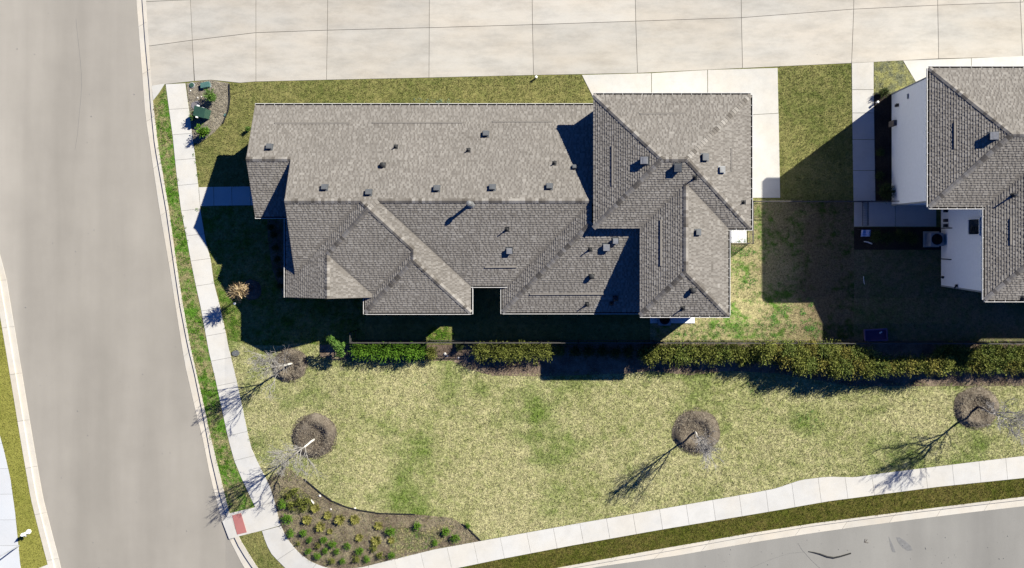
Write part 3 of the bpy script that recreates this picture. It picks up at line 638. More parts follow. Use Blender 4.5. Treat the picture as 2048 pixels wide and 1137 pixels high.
# ------------------------------------------------------------------ gutters
def gutter(x0, y0, x1, y1, out, h, root, wd=.125, hang=True):
    b = MB(); a = V(x0, y0, h); c = V(x1, y1, h); o = Vector((out[0], -out[1], 0)); d = (c-a).normalized(); z = Vector((0,0,1))
    b.bar(a+o*.005-z*.06, c+o*.005-z*.06, .008, .11, 1); b.bar(a+o*wd/2-z*.115, c+o*wd/2-z*.115, wd-.012, .006, 1)
    b.bar(a+o*wd-z*.055, c+o*wd-z*.055, .012, .12, 0); b.bar(a+o*(wd-.008)+z*.004, c+o*(wd-.008)+z*.004, .035, .012, 0)
    for e in (a, c): b.bar(e+o*.01-z*.06, e+o*wd-z*.06, .008, .12, 0)
    n = int((c-a).length/.62)
    if hang:
        for i in range(1, n+1):
            q = a+d*(i*(c-a).length/(n+1)+random.uniform(-.02,.02)); b.bar(q+o*.0-z*.012, q+o*wd-z*.012, .028, .008, 0)
    return child(b, 'gutter', [M['gut'], M['gutin']], root)
gutter(-637,-242.3,-3,-242.3,(0,-1),3.03,house); gutter(-637,-34.3,-577,-34.3,(0,1),3.02,house,hang=False); gutter(-575.2,-30,-575.2,116.5,(-1,0),3.31,house,hang=False)
gutter(-427.7,118,-427.7,148,(-1,0),3.3,house,hang=False); gutter(-427.7,144.7,-231.3,144.7,(0,1),3.3,house,hang=False); gutter(-231.3,97,-231.3,148,(1,0),3.3,house,hang=False)
gutter(-232,94.5,-163,94.5,(0,1),3.31,house,hang=False); gutter(-172.3,97,-172.3,147.6,(-1,0),3.19,house,hang=False); gutter(-172.3,144.3,88,144.3,(0,1),3.19,house,hang=False)
e = HG_-.01; gutter(gx0,gy0,gx1,gy0,(0,-1),e,house); gutter(gx1,gy0,gx1,gy1+3.4,(1,0),e,house); gutter(bx1,gy1,gx1+3,gy1,(0,1),e,house); gutter(bx1,gy1+3.4,bx1,by1,(1,0),e,house); gutter(bx0,by1,bx1+3,by1,(0,1),e,house)
e -= .06; b = MB(); b.bar(V(bx0,gy1,e),V(gx0,gy1,e),.03,.14); b.bar(V(bx0,gy1,e),V(bx0,by1,e),.03,.14); b.bar(V(gx0,gy1,e),V(gx0,gy0,e),.03,.14); child(b, 'fascia', M['trim'], house)
e = HN_-.01; gutter(nx0,ny0,nx0+620,ny0,(0,-1),e,house2); gutter(nx0,ny0,nx0,ny1,(-1,0),e,house2); gutter(nx0,ny1,nu0,ny1,(0,1),e,house2); gutter(nu0,ny1,nu0,nv1,(-1,0),e,house2); gutter(nu0,nv1,nu0+234,nv1,(0,1),e,house2)
# ------------------------------------------------------------------ roof fittings
def fit(b, name, mats, roof):
    o = b.build(name, mats); o.parent = roof; return o
def boxvent(pl, px, py, roof, s=.32, hgt=.13, mat='vent', cap='ventm'):
    X, Y, h = pl.at(px, py); u, v, n = pl.frame(); R = Matrix((u, v, n)).transposed(); c = V(X, Y, h); b = MB()
    b.box(c+n*.03, (s+.1, s+.12, .012), 0, R); b.box(c+n*(.03+hgt/2), (s-.03, s-.03, hgt), 0, R)
    b.box(c+n*(.03+hgt), (s+.01, s+.01, .05), 1, R); b.box(c+n*(.05+hgt)-v*s*.1, (s*.8, s*.55, .02), 1, R)
    return fit(b, 'box_vent', [M[mat], M[cap]], roof)
def pipe(pl, px, py, roof, r=.035, hgt=.32, mat='boot'):
    X, Y, h = pl.at(px, py); u, v, n = pl.frame(); R = Matrix((u, v, n)).transposed(); c = V(X, Y, h); b = MB()
    b.box(c+n*.022, (.26,.3,.008), 0, R); b.lathe(c+n*.02, [(.1,0),(.085,.04),(r+.012,.12),(r,.13)], 12, 0)
    b.lathe(c, [(r,0),(r,hgt),(r*.75,hgt),(r*.75,hgt-.05)], 12, 1); return fit(b, 'vent_pipe', [M['boot'], M[mat]], roof)
def roundvent(pl, px, py, roof):
    X, Y, h = pl.at(px, py); u, v, n = pl.frame(); R = Matrix((u, v, n)).transposed(); c = V(X, Y, h); b = MB()
    b.box(c+n*.024, (.34,.34,.01), 0, R); b.lathe(c+n*.02, [(.11,0),(.11,.1),(.17,.12),(.17,.15),(.1,.21),(.02,.23)], 16, 0); return fit(b, 'round_vent', [M['boot']], roof)
def slit(pl, p0, p1, roof):
    a = V(*pl.at(*p0)); c = V(*pl.at(*p1)); u, v, n = pl.frame(); b = MB()
    t = a+n*.03-v*.1; t2 = c+n*.03-v*.1; e = a+n*.062; e2 = c+n*.062
    b.face([t, t2, e2, e], 0, .5); b.face([e, e2, e2-n*.02, e-n*.02], 0, .1); b.face([e-n*.02-v*.03, e2-n*.02-v*.03, e2-n*.07-v*.03, e-n*.07-v*.03], 1)
    b.face([e, e-n*.07, t], 0, .2); b.face([e2, t2, e2-n*.07], 0, .2); return fit(b, 'intake_vent', [M['shingle'], M['gutin']], roof)
for x, y in ((540,295),(972,269),(650,376),(738,386),(874,378),(985,376),(1099,374)): boxvent(mN, x, y, lowroof)
boxvent(mN, 1149, 335, lowroof, .22, .1)
roundvent(mN, 766, 331, lowroof)
for x, y in ((792,294),(937,301),(1109,327)): pipe(mN, x, y, lowroof, hgt=.26)
boxvent(mS, 1019, 501, lowroof, cap='ventl'); pipe(mS, 1014, 459, lowroof)
for x, y, s_ in ((1213,494,.38),(1231,481,.3)): boxvent(S3, x, y, lowroof, s_, mat='vent', cap='ventl')
pipe(S3, 1180, 499, lowroof); pipe(S3, 1174, 609, lowroof); roundvent(S3, 1183, 553, lowroof); roundvent(S3, 1231, 597, lowroof); pipe(S3, 1223, 607, lowroof)
X, Y, h = mS.at(942, 408); b = MB(); c = V(X, Y, h)
b.lathe(c-Vector((0,0,.1)), [(.09,0),(.09,.75),(.07,.76)], 18, 0); b.lathe(c+Vector((0,0,.68)), [(.15,0),(.16,.05),(.14,.1),(.05,.13)], 18, 0); b.lathe(c-Vector((0,0,.03)), [(.26,0),(.2,.05),(.14,.14)], 18, 0); fit(b, 'flue', [M['flue']], lowroof)
slit(mN, (700,246), (550,246), lowroof); slit(mN, (925,245), (745,245), lowroof); slit(mN, (1105,243), (985,243), lowroof)
slit(mS, (970,536), (1034,535), lowroof); slit(S3, (1060,590), (1236,589), lowroof)
boxvent(A0['W'], 1290, 322, uproof, .4, .2, 'vent', 'ventl'); boxvent(A0['S'], 1355, 335, uproof, .4, .2); pipe(A0['S'], 1390, 356, uproof)
boxvent(A0['E'], 1409, 315, uproof, .38, .12, 'vent', 'ventm'); boxvent(A0['E'], 1443, 340, uproof, .34, .1, 'ventl', 'flue'); pipe(A0['E'], 1487, 405, uproof, hgt=.22)
boxvent(A0['bE'], 1395, 465, uproof, .3, .12, 'vent', 'ventm'); pipe(A0['bS'], 1366, 617, uproof); roundvent(A0['bS'], 1385, 581, uproof)
slit(A0['W'], (1224,291), (1224,372), uproof); slit(A0['bW'], (1321,440), (1321,532), uproof); slit(A0['N'], (1372,226), (1280,227), uproof); slit(A0['E'], (1464,343), (1464,297), uproof)
boxvent(C0['W'], 1987, 273, nbroof, .42, .22, 'vent', 'ventl'); pipe(C0['bW'], 2027, 391, nbroof, r=.045, hgt=.42, mat='flue'); pipe(C0['bW'], 2046, 597, nbroof)
slit(C0['W'], (1908,245), (1908,298), nbroof); slit(C0['bW'], (2020,437), (2020,490), nbroof)

# ------------------------------------------------------------------ white house wall fittings
def wpt(x, y, h): return V(x, y, h)
b = MB(); b.box(V(591.5,-262,2.6), (.06,.3,.12)); child(b, 'wall_vent', M['tan'], house2)
b = MB(); b.box(V(590.5,-253,1.0), (.14,.16,.26)); b.box(V(590,-253,1.2), (.18,.2,.03)); child(b, 'wall_lamp', M['black'], house2)
WX = 691.0
b = MB(); y0, y1, z0, z1 = -28, -1, 3.7, 4.9      # window high on the rear wall
for (ya, yb, za, zb) in ((y0,y1,z0-.08,z0),(y0,y1,z1,z1+.08),(y0-2.4,y0,z0-.08,z1+.08),(y1,y1+2.4,z0-.08,z1+.08)):
    b.box(V(WX-.8,(ya+yb)/2,(za+zb)/2), (.07,abs(yb-ya)/S,zb-za))
wf = child(b, 'window', M['white'], house2)
b = MB(); b.box(V(WX+.2,(y0+y1)/2,(z0+z1)/2), (.05,(y1-y0)/S,z1-z0)); g_ = b.build('pane', M['glass']); g_.parent = wf
for (yy, zz, hh) in ((-47,.9,.24),(-28,.9,.3),(-18,.9,.3)):
    b = MB(); b.box(V(688,yy,zz), (.18,.2,hh)); b.box(V(686.3,yy,zz+.02), (.03,.14,hh*.7)); child(b, 'meter_box', M['black'], house2)
b = MB(); b.tube([V(689,-13,.1),V(689,-13,1.5)], [.03,.03], 8); b.bar(V(689,-13,1.5),V(692,-13,1.5),.05,.05); child(b, 'conduit', M['black'], house2)
b = MB(); b.tube([V(689,48,.1),V(689,48,1.4)], [.03,.03], 8); b.bar(V(689,48,1.4),V(692,48,1.4),.05,.05); child(b, 'conduit', M['black'], house2)
b = MB(); b.lathe(V(689,84,.35), [(.08,0),(.1,.08),(.05,.14)], 10); child(b, 'hose_tap', M['black'], house2)
b = MB(); b.box(V(689.5,97,2.2), (.12,.14,.16)); b.tube([V(688,99,2.2),V(685,101,2.3)], [.05,.05], 8); child(b, 'security_lamp', M['black'], house2)
b = MB(); b.bar(V(589,-220,.1),V(589,-220,.9),.2,.35); child(b, 'hose_bib_box', M['barkd'], house2)

def win(cx, cy, z, wd, ht, ax, root):     # ax 0: wall runs along x (faces +y down), 1: wall faces west
    u = Vector((1,0,0)) if ax == 0 else Vector((0,1,0)); n = Vector((0,-1,0)) if ax == 0 else Vector((-1,0,0)); c = V(cx, cy, z)+n*.02; b = MB()
    for s_ in (-1, 1):
        b.box(c+u*s_*(wd/2+.04), (.08,.1,ht+.16) if ax == 0 else (.1,.08,ht+.16)); b.box(c+Vector((0,0,s_*(ht/2+.04))), (wd-.004,.1,.08) if ax == 0 else (.1,wd-.004,.08))
    b.box(c, (wd,.05,.04) if ax == 0 else (.05,wd,.04)); f = child(b, 'window', M['white'], root)
    b = MB(); b.box(c-n*.012, (wd,.03,ht) if ax == 0 else (.03,wd,ht)); g = b.build('pane', M['glass']); g.parent = f
for x in (-390,-330,-275): win(x, 134, 1.7, 1.2, 1.2, 0, house)
for x in (-110,-20,50): win(x, 134, 1.7, 1.3, 1.2, 0, house)
win(130, by1-8, 3.6, 1.3, 1.1, 0, house); win(190, by1-8, 1.6, 1.3, 1.2, 0, house)
win(-626, -190, 1.6, 1.3, 1.2, 1, house); win(-565, 60, 1.6, 1.4, 1.3, 1, house)
b = MB(); b.box(V(-628,-80,1.05), (.06,.95,2.1)); d_ = child(b, 'door', M['barkd'], house); b = MB(); b.lathe(V(-630,-70,1.05), [(.03,-.03),(.04,0),(.03,.03)], 8); h_ = b.build('handle', M['flue']); h_.parent = d_
# ------------------------------------------------------------------ air conditioning units
def condenser(px, py, s, label, rz=0):
    t = thing('condenser', label, 'air conditioner', P(px, py, .02), rz)
    b = MB(); b.box((0,0,.45), (s,s,.78)); 
    for i in range(14):
        z = .12+i*.05
        for sx_ in (-1,1): b.box((sx_*(s/2+.006),0,z), (.012,s*.92,.02)); b.box((0,sx_*(s/2+.006),z), (s*.92,.012,.02))
    b.build('casing', M['ac'], t)
    b = MB(); b.box((0,0,.03), (s+.2,s+.2,.06)); b.build('base_pad', M['apron'], t)
    b = MB(); R_ = s*.42
    for k in range(7):
        r_ = R_*(k+1)/7; b.lathe((0,0,.85), [(r_-.006,0),(r_-.006,.012),(r_+.006,.012),(r_+.006,0)], 28)
    for k in range(8): a = k*math.pi/8; b.bar((-R_*math.cos(a),-R_*math.sin(a),.845),(R_*math.cos(a),R_*math.sin(a),.845),.012,.01)
    b.build('fan_guard', M['black'], t)
    b = MB(); b.lathe((0,0,.8), [(R_+.02,0),(R_+.02,.05),(R_*.98,.05),(R_*.98,0)], 28); b.build('fan_ring', M['ac'], t)
condenser(1862, 479, .85, 'square grey air conditioner with round fan against the white house wall')
condenser(1327, 636, .8, 'air conditioner half hidden under the garage eaves in shadow')
b = MB(); b.prism([tuple(V(x-NX,y-NY)[:2]) for x, y in ((1300,625),(1389,625),(1389,646.5),(1300,646.5))], .0, .08); tag(b.build('concrete_pad', M['white']), 'white concrete pad poking out from under the garage block eaves', 'pad')

# ------------------------------------------------------------------ iron fences
def fence(pts, hgt, label, gap=.11, step=2.4):
    pts = [P(x, y) for x, y in pts]; t = thing('fence', label, 'fence', pts[0]); o = pts[0]
    for i in range(len(pts)-1):
        a = pts[i]-o; c = pts[i+1]-o; L = (c-a).length; n = max(1, round(L/step)); d = (c-a)/n
        for k in range(n+1):
            if i and k == 0: continue
            q = a+d*k; b = MB(); b.box(q+Vector((0,0,hgt/2+.03)), (.055,.055,hgt+.06)); b.box(q+Vector((0,0,hgt+.07)), (.07,.07,.025)); b.build('post', M['black'], t)
        for k in range(n):
            p0 = a+d*k; p1 = a+d*(k+1); b = MB(); z = Vector((0,0,1))
            b.bar(p0+z*(hgt-.02), p1+z*(hgt-.02), .042, .035, 1); b.bar(p0+z*.12, p1+z*.12, .03, .03, 1); b.bar(p0+z*(hgt-.22), p1+z*(hgt-.22), .03, .03, 1)
            m_ = int((p1-p0).length/gap)
            for j in range(1, m_): b.box(p0+(p1-p0)*j/m_+z*(hgt/2+.02), (.016,.016,hgt-.1))
            b.build('fence_panel', [M['black'], M['rail']], t)
fence([(713,661),(713,680.5),(1300,680.5),(2130,682.5)], 1.3, 'long black picket fence running between the back yards and the hedge')
fence([(1501,404.5),(1880,404.5)], 1.25, 'black picket fence crossing the side yard between the two houses')
fence([(1455,486.5),(1499,486.5),(1499,404.5)], 1.2, 'short black picket fence enclosing the small striped patio by the garage')
# gate leaf standing open on the patio
t = thing('gate', 'black picket gate leaf lying open over the blue shaded patio', 'gate', P(1724, 405)); b = MB()
o = P(1724, 405); L = P(1724, 452)-o
for z in (.12, .95, 1.15): b.bar(Vector((0,0,z)), L+Vector((0,0,z)), .03, .03)
for j in range(15): b.box(L*j/14+Vector((0,0,.62)), (.016,.016,1.05))
b.build('gate_panel', M['black'], t); b = MB(); b.box((0,0,.65), (.06,.06,1.3)); b.build('gate_post', M['black'], t)

# ------------------------------------------------------------------ foliage
def leafball(b, c, rad, n, ls, seed, squash=.75, shell=.55, up=.3):
    r = random.Random(seed); c = Vector(c); lob = [(Vector((r.gauss(0,1), r.gauss(0,1), r.gauss(0,.8))).normalized(), r.uniform(.75,1.12)) for _ in range(9)]
    for _ in range(n):
        d = Vector((r.gauss(0,1), r.gauss(0,1), r.gauss(0,1))).normalized()
        f = max(s_*max(0, d.dot(l))**3 for l, s_ in lob)*.45+.62
        q = d*rad*f*(shell+(1-shell)*r.random())
        q.z *= squash; p = c+q
        nn = (d+Vector((r.gauss(0,.5), r.gauss(0,.5), r.gauss(0,.5)+up))).normalized()
        a = nn.orthogonal().normalized(); an = r.uniform(0, 6.28); e = nn.cross(a); a = (a*math.cos(an)+e*math.sin(an)); e = nn.cross(a)
        L = ls*r.uniform(.6, 1.3); W = L*.42
        b.face([p-a*L*.5, p+e*W*.5+nn*L*.08, p+a*L*.5, p-e*W*.5+nn*L*.08])
def shrub_proto(name, rad, hgt, n, ls, leaf, seed, stems=6, bark='barkd'):
    r = random.Random(seed); t = thing(name, 'x', 'shrub'); b = MB()
    for i in range(4): leafball(b, (r.uniform(-.35,.35)*rad, r.uniform(-.35,.35)*rad, hgt*r.uniform(.5,.62)), rad*r.uniform(.62,.8), n//4, ls, seed*10+i, squash=hgt*.6/rad/1.0)
    for _ in range(int(rad*110)):      # loose sprays sticking out of the crown
        a = r.uniform(0, 6.28); el = r.uniform(.05, 1.3); d = Vector((math.cos(a)*math.cos(el), math.sin(a)*math.cos(el), math.sin(el)*hgt*.5/rad)); p0 = Vector((0,0,hgt*.5))+d*rad*.7; L = rad*r.uniform(.25,.62)
        dn = d.normalized(); sd = dn.orthogonal().normalized(); s2 = dn.cross(sd)
        for q in range(7):
            p = p0+dn*L*q/6; an = r.uniform(0, 6.28); e = (sd*math.cos(an)+s2*math.sin(an)+dn*.8).normalized()*ls*r.uniform(.6,1.1); f_ = e.cross(Vector((r.gauss(0,.4), r.gauss(0,.4), 1))).normalized()*ls*.22
            b.face([p, p+e*.5+f_, p+e, p+e*.5-f_])
    b.build('foliage', M[leaf], t); b = MB()
    for i in range(stems):
        a = r.uniform(0, 6.28); e = Vector((math.cos(a)*rad*.5, math.sin(a)*rad*.5, hgt*.7)); b.tube([Vector((math.cos(a)*.04, math.sin(a)*.04, -.03)), e*.5+Vector((r.uniform(-.05,.05),0,0)), e], [.02,.014,.006], 5)
    b.build('stem', M[bark], t); return t
USED = set()
def place(proto, px, py, h, s, label, group=None):
    k = (H-h)/H; x = (px-NX)*k/S; y = -(py-NY)*k/S; rz = random.uniform(0, 6.28)
    if proto.name not in USED:
        USED.add(proto.name); proto.location = (x, y, 0); proto.rotation_euler = (0,0,rz); proto.scale = (s,s,s); proto['label'] = label
        if group: proto['group'] = group
        return proto
    return dup(proto, (x, y, 0), rz, s, label, group)
HG = [shrub_proto('hedge_shrub', .74, 1.15, 2000, .115, 'leafb', 20+i) for i in range(2)]
HO = [shrub_proto('hedge_shrub', .8, 1.2, 2300, .11, 'leafo', 30+i) for i in range(3)]
HY = [shrub_proto('hedge_shrub', .8, 1.2, 2200, .11, 'leafy', 40+i) for i in range(2)]
HN = [shrub_proto('hedge_shrub', .78, 1.2, 2200, .115, 'leafm', 50+i) for i in range(1)]
HT = [shrub_proto('hedge_shrub', .8, 2.0, 2900, .115, lf, 64+i) for i, lf in enumerate(('leafo','leafy','leafm'))]
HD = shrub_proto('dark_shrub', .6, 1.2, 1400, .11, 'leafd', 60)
orda = ['first','second','third','fourth','fifth','sixth','seventh','eighth','ninth','tenth','eleventh','twelfth','thirteenth','fourteenth','fifteenth','sixteenth','seventeenth','eighteenth','nineteenth','twentieth']
i = 0
for x, y, s_ in ((716,703,.8),(741,704,.85),(768,705,.85),(795,703,.85),(822,704,.9),(840,703,.7)):
    place(HG[i % 2], x, y, .8, s_, f'fresh green hedge shrub by the fence, {orda[i]} from the left hedge end', 'green hedge shrubs'); i += 1
place(HO[0], 862, 708, .7, .62, 'lone olive shrub in the sunlit gap beside the bare fence bay', 'olive hedge shrubs')
place(HD, 918, 697, .8, .5, 'dark shrub at the left end of the middle hedge run', None)
for i, (x, y, s_) in enumerate(((962,704,.85),(990,703,.9),(1018,705,.88),(1045,703,.9),(1070,706,.85),(1095,704,.75),(1118,703,.55))):
    place(HO[i % 3], x, y, .8, s_, f'olive shrub in the middle hedge run, {orda[i]} from its left end', 'olive hedge shrubs')
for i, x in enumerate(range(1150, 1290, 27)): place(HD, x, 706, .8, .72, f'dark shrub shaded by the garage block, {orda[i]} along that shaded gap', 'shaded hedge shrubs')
for i, x in enumerate(range(1300, 1535, 21)): place((HO+HN)[i % 4], x, 705+random.uniform(-3,5), .8, random.uniform(.86,1.05), f'olive green shrub of the long hedge, {orda[i]} from its sunlit left end', 'long hedge shrubs')
for i, x in enumerate(range(1532, 1740, 23)): place(HT[i % 3], x+random.uniform(-3,3), 703+random.uniform(-3,3)+max(0,(x-1600)*.06), 1.4, random.uniform(.8,.95), f'back row shrub where the hedge bulges wide, {orda[i]} from the left', 'wide hedge shrubs')
for i, x in enumerate(range(1572, 1770, 24)): place(HT[(i*2+1) % 3], x+random.uniform(-3,3), 722+min(12,(x-1560)*.12), 1.4, random.uniform(.86,.98), f'front row shrub where the hedge bulges wide, {orda[i]} from the left', 'wide hedge shrubs')
for i, x in enumerate(range(1778, 1900, 22)): place(HT[(i+1) % 2], x, 732-i*.5, 1.4, random.uniform(.86,.96), f'bronze tipped shrub beside the deep shadow gap, {orda[i]} from the left', 'bronze hedge shrubs')
for i, x in enumerate(range(1885, 2100, 23)): place([HN[0],HO[1]][i % 2], x, 708+random.uniform(-2,2), .9, random.uniform(.85,.95), f'leafy green back row shrub at the right end of the hedge, {orda[i]} from the left', 'right hedge shrubs')
for i, x in enumerate(range(1905, 2100, 23)): place([HO[0],HN[0],HY[0]][i % 3], x, 729+random.uniform(-2,2), .8, random.uniform(.8,.9), f'front row shrub at the right end of the hedge, {orda[i]} from the left', 'right hedge shrubs')
# climbing shrub at the corner of the fence
t = thing('corner_shrub', 'leafy green shrub leaning out at the left corner of the fence', 'shrub', P(686, 690)); b = MB()
for q in ((-.25,.55,1.5,.3),(0,.2,1.3,.38),(.15,-.15,1.1,.36),(.15,-.45,.9,.3),(.35,.1,1.0,.22)): leafball(b, q[:3], q[3], 260, .13, int(q[2]*100), 1.0)
b.build('foliage', M['leafg'], t); b = MB(); b.tube([Vector((0,0,0)),Vector((.05,.1,.8)),Vector((-.2,.5,1.5))], [.03,.02,.01], 6); b.build('stem', M['barkd'], t)
# gravel bed shrubs
G1 = shrub_proto('garden_shrub', .42, .95, 1100, .1, 'leafg', 70); G2 = shrub_proto('garden_shrub', .42, .95, 1100, .1, 'leafb', 71)
place(G1, 422, 191, .5, 1.0, 'dark green shrub below the teal lid at the alley corner')
place(G2, 407, 262, .5, 1.0, 'bright green shrub just below the green utility cabinet')
place(G1, 388, 231, .5, .75, 'low shrub squeezed between sidewalk and green utility cabinet')
place(G1, 496, 258, .3, .45, 'small dark shrub tucked under the left gable edge')
# shaded shrubs at the white house
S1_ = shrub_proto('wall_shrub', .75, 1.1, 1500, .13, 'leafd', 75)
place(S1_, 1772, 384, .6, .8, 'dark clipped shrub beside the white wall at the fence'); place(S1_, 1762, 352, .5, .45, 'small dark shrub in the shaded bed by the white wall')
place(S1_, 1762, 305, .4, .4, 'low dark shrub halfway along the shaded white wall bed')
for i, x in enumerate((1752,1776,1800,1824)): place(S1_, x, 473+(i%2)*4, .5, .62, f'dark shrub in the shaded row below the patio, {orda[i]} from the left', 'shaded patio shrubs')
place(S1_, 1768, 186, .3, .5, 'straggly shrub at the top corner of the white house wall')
# ground hugging flowers in the shaded wall bed
for i, (x, y) in enumerate(((548,470),(552,495),(556,520),(560,548),(562,572),(542,455))): place(HD, x, y, .2, .42, f'low plant in the shaded bed by the left wall, {orda[i]} placed', 'shaded wall bed plants')

# bed shrubs
BG = [shrub_proto('bed_shrub', .3, .38, 420, .075, 'leafb', 80+i, 4) for i in range(2)]
BGr = [shrub_proto('bed_shrub', .3, .36, 420, .075, 'leafo', 84+i, 4) for i in range(1)]
def spiky(seed):
    r = random.Random(seed); t = thing('bed_shrub', 'x', 'shrub'); b = MB()
    for _ in range(170):
        a = r.uniform(0, 6.28); el = r.uniform(.3, 1.35); L = r.uniform(.22,.4); d = Vector((math.cos(a)*math.cos(el), math.sin(a)*math.cos(el), math.sin(el)))
        p0 = Vector((math.cos(a)*.05, math.sin(a)*.05, 0)); p1 = p0+d*L*.6; p2 = p0+d*L+Vector((math.cos(a)*.05, math.sin(a)*.05, -.05*r.random())); s_ = Vector((-math.sin(a), math.cos(a), 0))*.014
        b.face([p0-s_*.4, p0+s_*.4, p1+s_, p1-s_]); b.face([p1-s_, p1+s_, p2+s_*1.4, p2-s_*.8])
    for _ in range(90):
        a = r.uniform(0, 6.28); q = Vector((math.cos(a), math.sin(a), 0))*r.uniform(0,.24); q.z = r.uniform(.15,.33); a = r.uniform(0,6.28); e = Vector((math.cos(a), math.sin(a), r.uniform(-.3,.5)))*.05; f = Vector((-math.sin(a), math.cos(a), .1))*.018
        b.face([q-e, q-f, q+e, q+f])
    b.build('foliage', M['bedy'], t); b = MB(); b.lathe((0,0,-.02), [(.08,0),(.07,.08),(.03,.14)], 8); b.build('crown_base', M['barkd'], t); return t
BY = [spiky(90), spiky(91)]
bed = [('g',565,1009,10),('g',575,1038,11),('g',581.7,1067.4,9),('g',606,1067.4,8),('g',618,1081,6.5),('o',594,1089,5.5),('g',647.5,1081,8),('g',665,1089,8.5),('o',633.7,1093.4,6.5),('g',616,1104,7),('g',650,1103,7),('g',672.6,1104.6,7),
 ('g',634.5,1113,8),('g',694,1093.4,7.5),('g',719.4,1103,9),('g',684,1123.7,7),('g',734,1119.4,7.5),('y',628.5,1018,11),('y',612,1042,11),('y',639,1055,11.5),('y',653.6,1033.6,9.5),('y',678,1042,12),('y',708,1041,11.5),('y',717,1078,9),('y',658,1065.6,7),
 ('y',756,1054,10),('y',751.5,1084,12),('o',745.4,1099.5,7.5),('o',710.8,1119.4,8),('o',662,1123.7,7.5),('g',781,1062.6,10),('y',781,1083,8),('g',783.4,1112,8),('o',760.5,1113,8),('g',834,1053,9),('g',891,1064,9.5),('g',910.5,1077,9.5),('g',870,1087,7),('g',936,1053,5.5),
 ('o',590,985,9),('o',601,1002,11),('o',584,1013,10),('o',614,1006,9),('o',576,992,8),('o',604,1018,8)]
word = dict(g='bright green', o='dull olive', y='yellow bronze spiky')
bands = [(0,1000,'under the bare tree'),(1000,1030,'in top row of corner bed'),(1030,1060,'in second bed row'),(1060,1085,'in middle bed row'),(1085,1108,'in row above curved sidewalk'),(1108,1140,'in row touching curved sidewalk')]
cnt = {}
for kd, x, y, r_ in sorted(bed, key=lambda q: q[1]):
    bd = [t_ for a, c_, t_ in bands if a <= y < c_][0]; key = (kd, bd); n_ = cnt.get(key, 0); cnt[key] = n_+1
    pr = {'g': BG, 'o': BGr, 'y': BY}[kd]; pr = pr[n_ % len(pr)]
    place(pr, x, y, .25, r_/S/(.44 if kd == 'y' else .33), f'{word[kd]} shrub {bd}, {orda[n_]} such from left', 'small shrubs in the corner bed')

# ------------------------------------------------------------------ bare trees
def bare_tree(px, py, height, lean, fork, label, seed, bark='bark', trunkm='barkw', tr=.075, spread=1.0, nb_=15, bias=(0,0), density=1.0, upr=1.0):
    r = random.Random(seed); t = thing('bare_tree', label, 'tree', P(px, py, 0)); tb = MB(); cb = MB(); lean = Vector((lean[0], lean[1], 0))
    N_ = 9; pts = [Vector((0,0,-.05))]
    for i in range(1, N_+1):
        f = i/N_; pts.append(Vector((lean.x*f+r.gauss(0,.014), lean.y*f+r.gauss(0,.014), height*f)))
    rad = [tr*(1-.92*(i/N_)**.9)+.004 for i in range(N_+1)]
    kf = max(2, int(N_*fork/height)+1)
    tb.tube(pts[:kf+1], rad[:kf+1], 10); cb.tube(pts[kf:], rad[kf:], 7)
    def branch(p, d, L, R_, dep):
        n = 5; q = [p]; dd = d.normalized(); s_ = L/n; 
        for i in range(n):
            dd = (dd+Vector((r.gauss(0,.16), r.gauss(0,.16), r.gauss(0,.1)+.07))).normalized(); q.append(q[-1]+dd*s_)
        R_ = max(R_, .0085 if dep < 2 else .006)
        cb.tube(q, [R_*(1-.6*i/n) for i in range(n+1)], 5 if dep == 0 else 4, cap=False)
        if dep >= 3: return
        m = {0: 8, 1: 5, 2: 3}[dep]; m = max(1, int(m*density+.5))
        for _ in range(m):
            i = r.randint(1, n); sd = dd.cross(Vector((r.gauss(0,1), r.gauss(0,1), r.gauss(0,1)))).normalized()
            branch(q[i], (q[i]-q[i-1]).normalized()+sd*r.uniform(.4,.9), L*r.uniform(.32,.58), R_*(.5-.05*dep), dep+1)
    for j in range(nb_):
        f = (fork/height)+(1-fork/height)*(j/nb_)**.9*.95; i = min(N_-1, int(f*N_)); p = pts[i].lerp(pts[i+1], f*N_-i); a = j*2.4+r.uniform(-.4,.4)
        L = (1.9*(1-f)+.5)*spread; d = Vector((math.cos(a)+bias[0], math.sin(a)+bias[1], upr+.5*f)); branch(p, d, L, max(.016, rad[i]*.6), 0)
    tb.build('trunk', M[trunkm], t, True); cb.build('crown', M[bark], t)
bare_tree(584, 728, 3.7, (-.25,.35), 1.2, 'bare pale tree on its mulch ring nearest the house corner and sidewalk', 11, spread=1.15, nb_=13, bias=(-.15,.25))
bare_tree(629, 879, 4.3, (-.35,-.3), 1.3, 'bare tree leaning over the corner of the planting bed', 12, spread=1.0, nb_=16, bias=(-.35,-.25), trunkm='barkw')
bare_tree(1390, 864, 4.0, (.05,.0), 1.25, 'bare young tree standing alone on the wide dry lawn', 13, spread=.95, nb_=17, upr=1.7, bark='barkt', bias=(0,-.1), tr=.07)
bare_tree(1955, 813, 4.4, (.35,-.1), 1.6, 'bare pale tree at the right edge of the lawn near the hedge', 14, spread=1.35, nb_=18, upr=.8, density=.9, bark='barkt', trunkm='barkd', tr=.085)
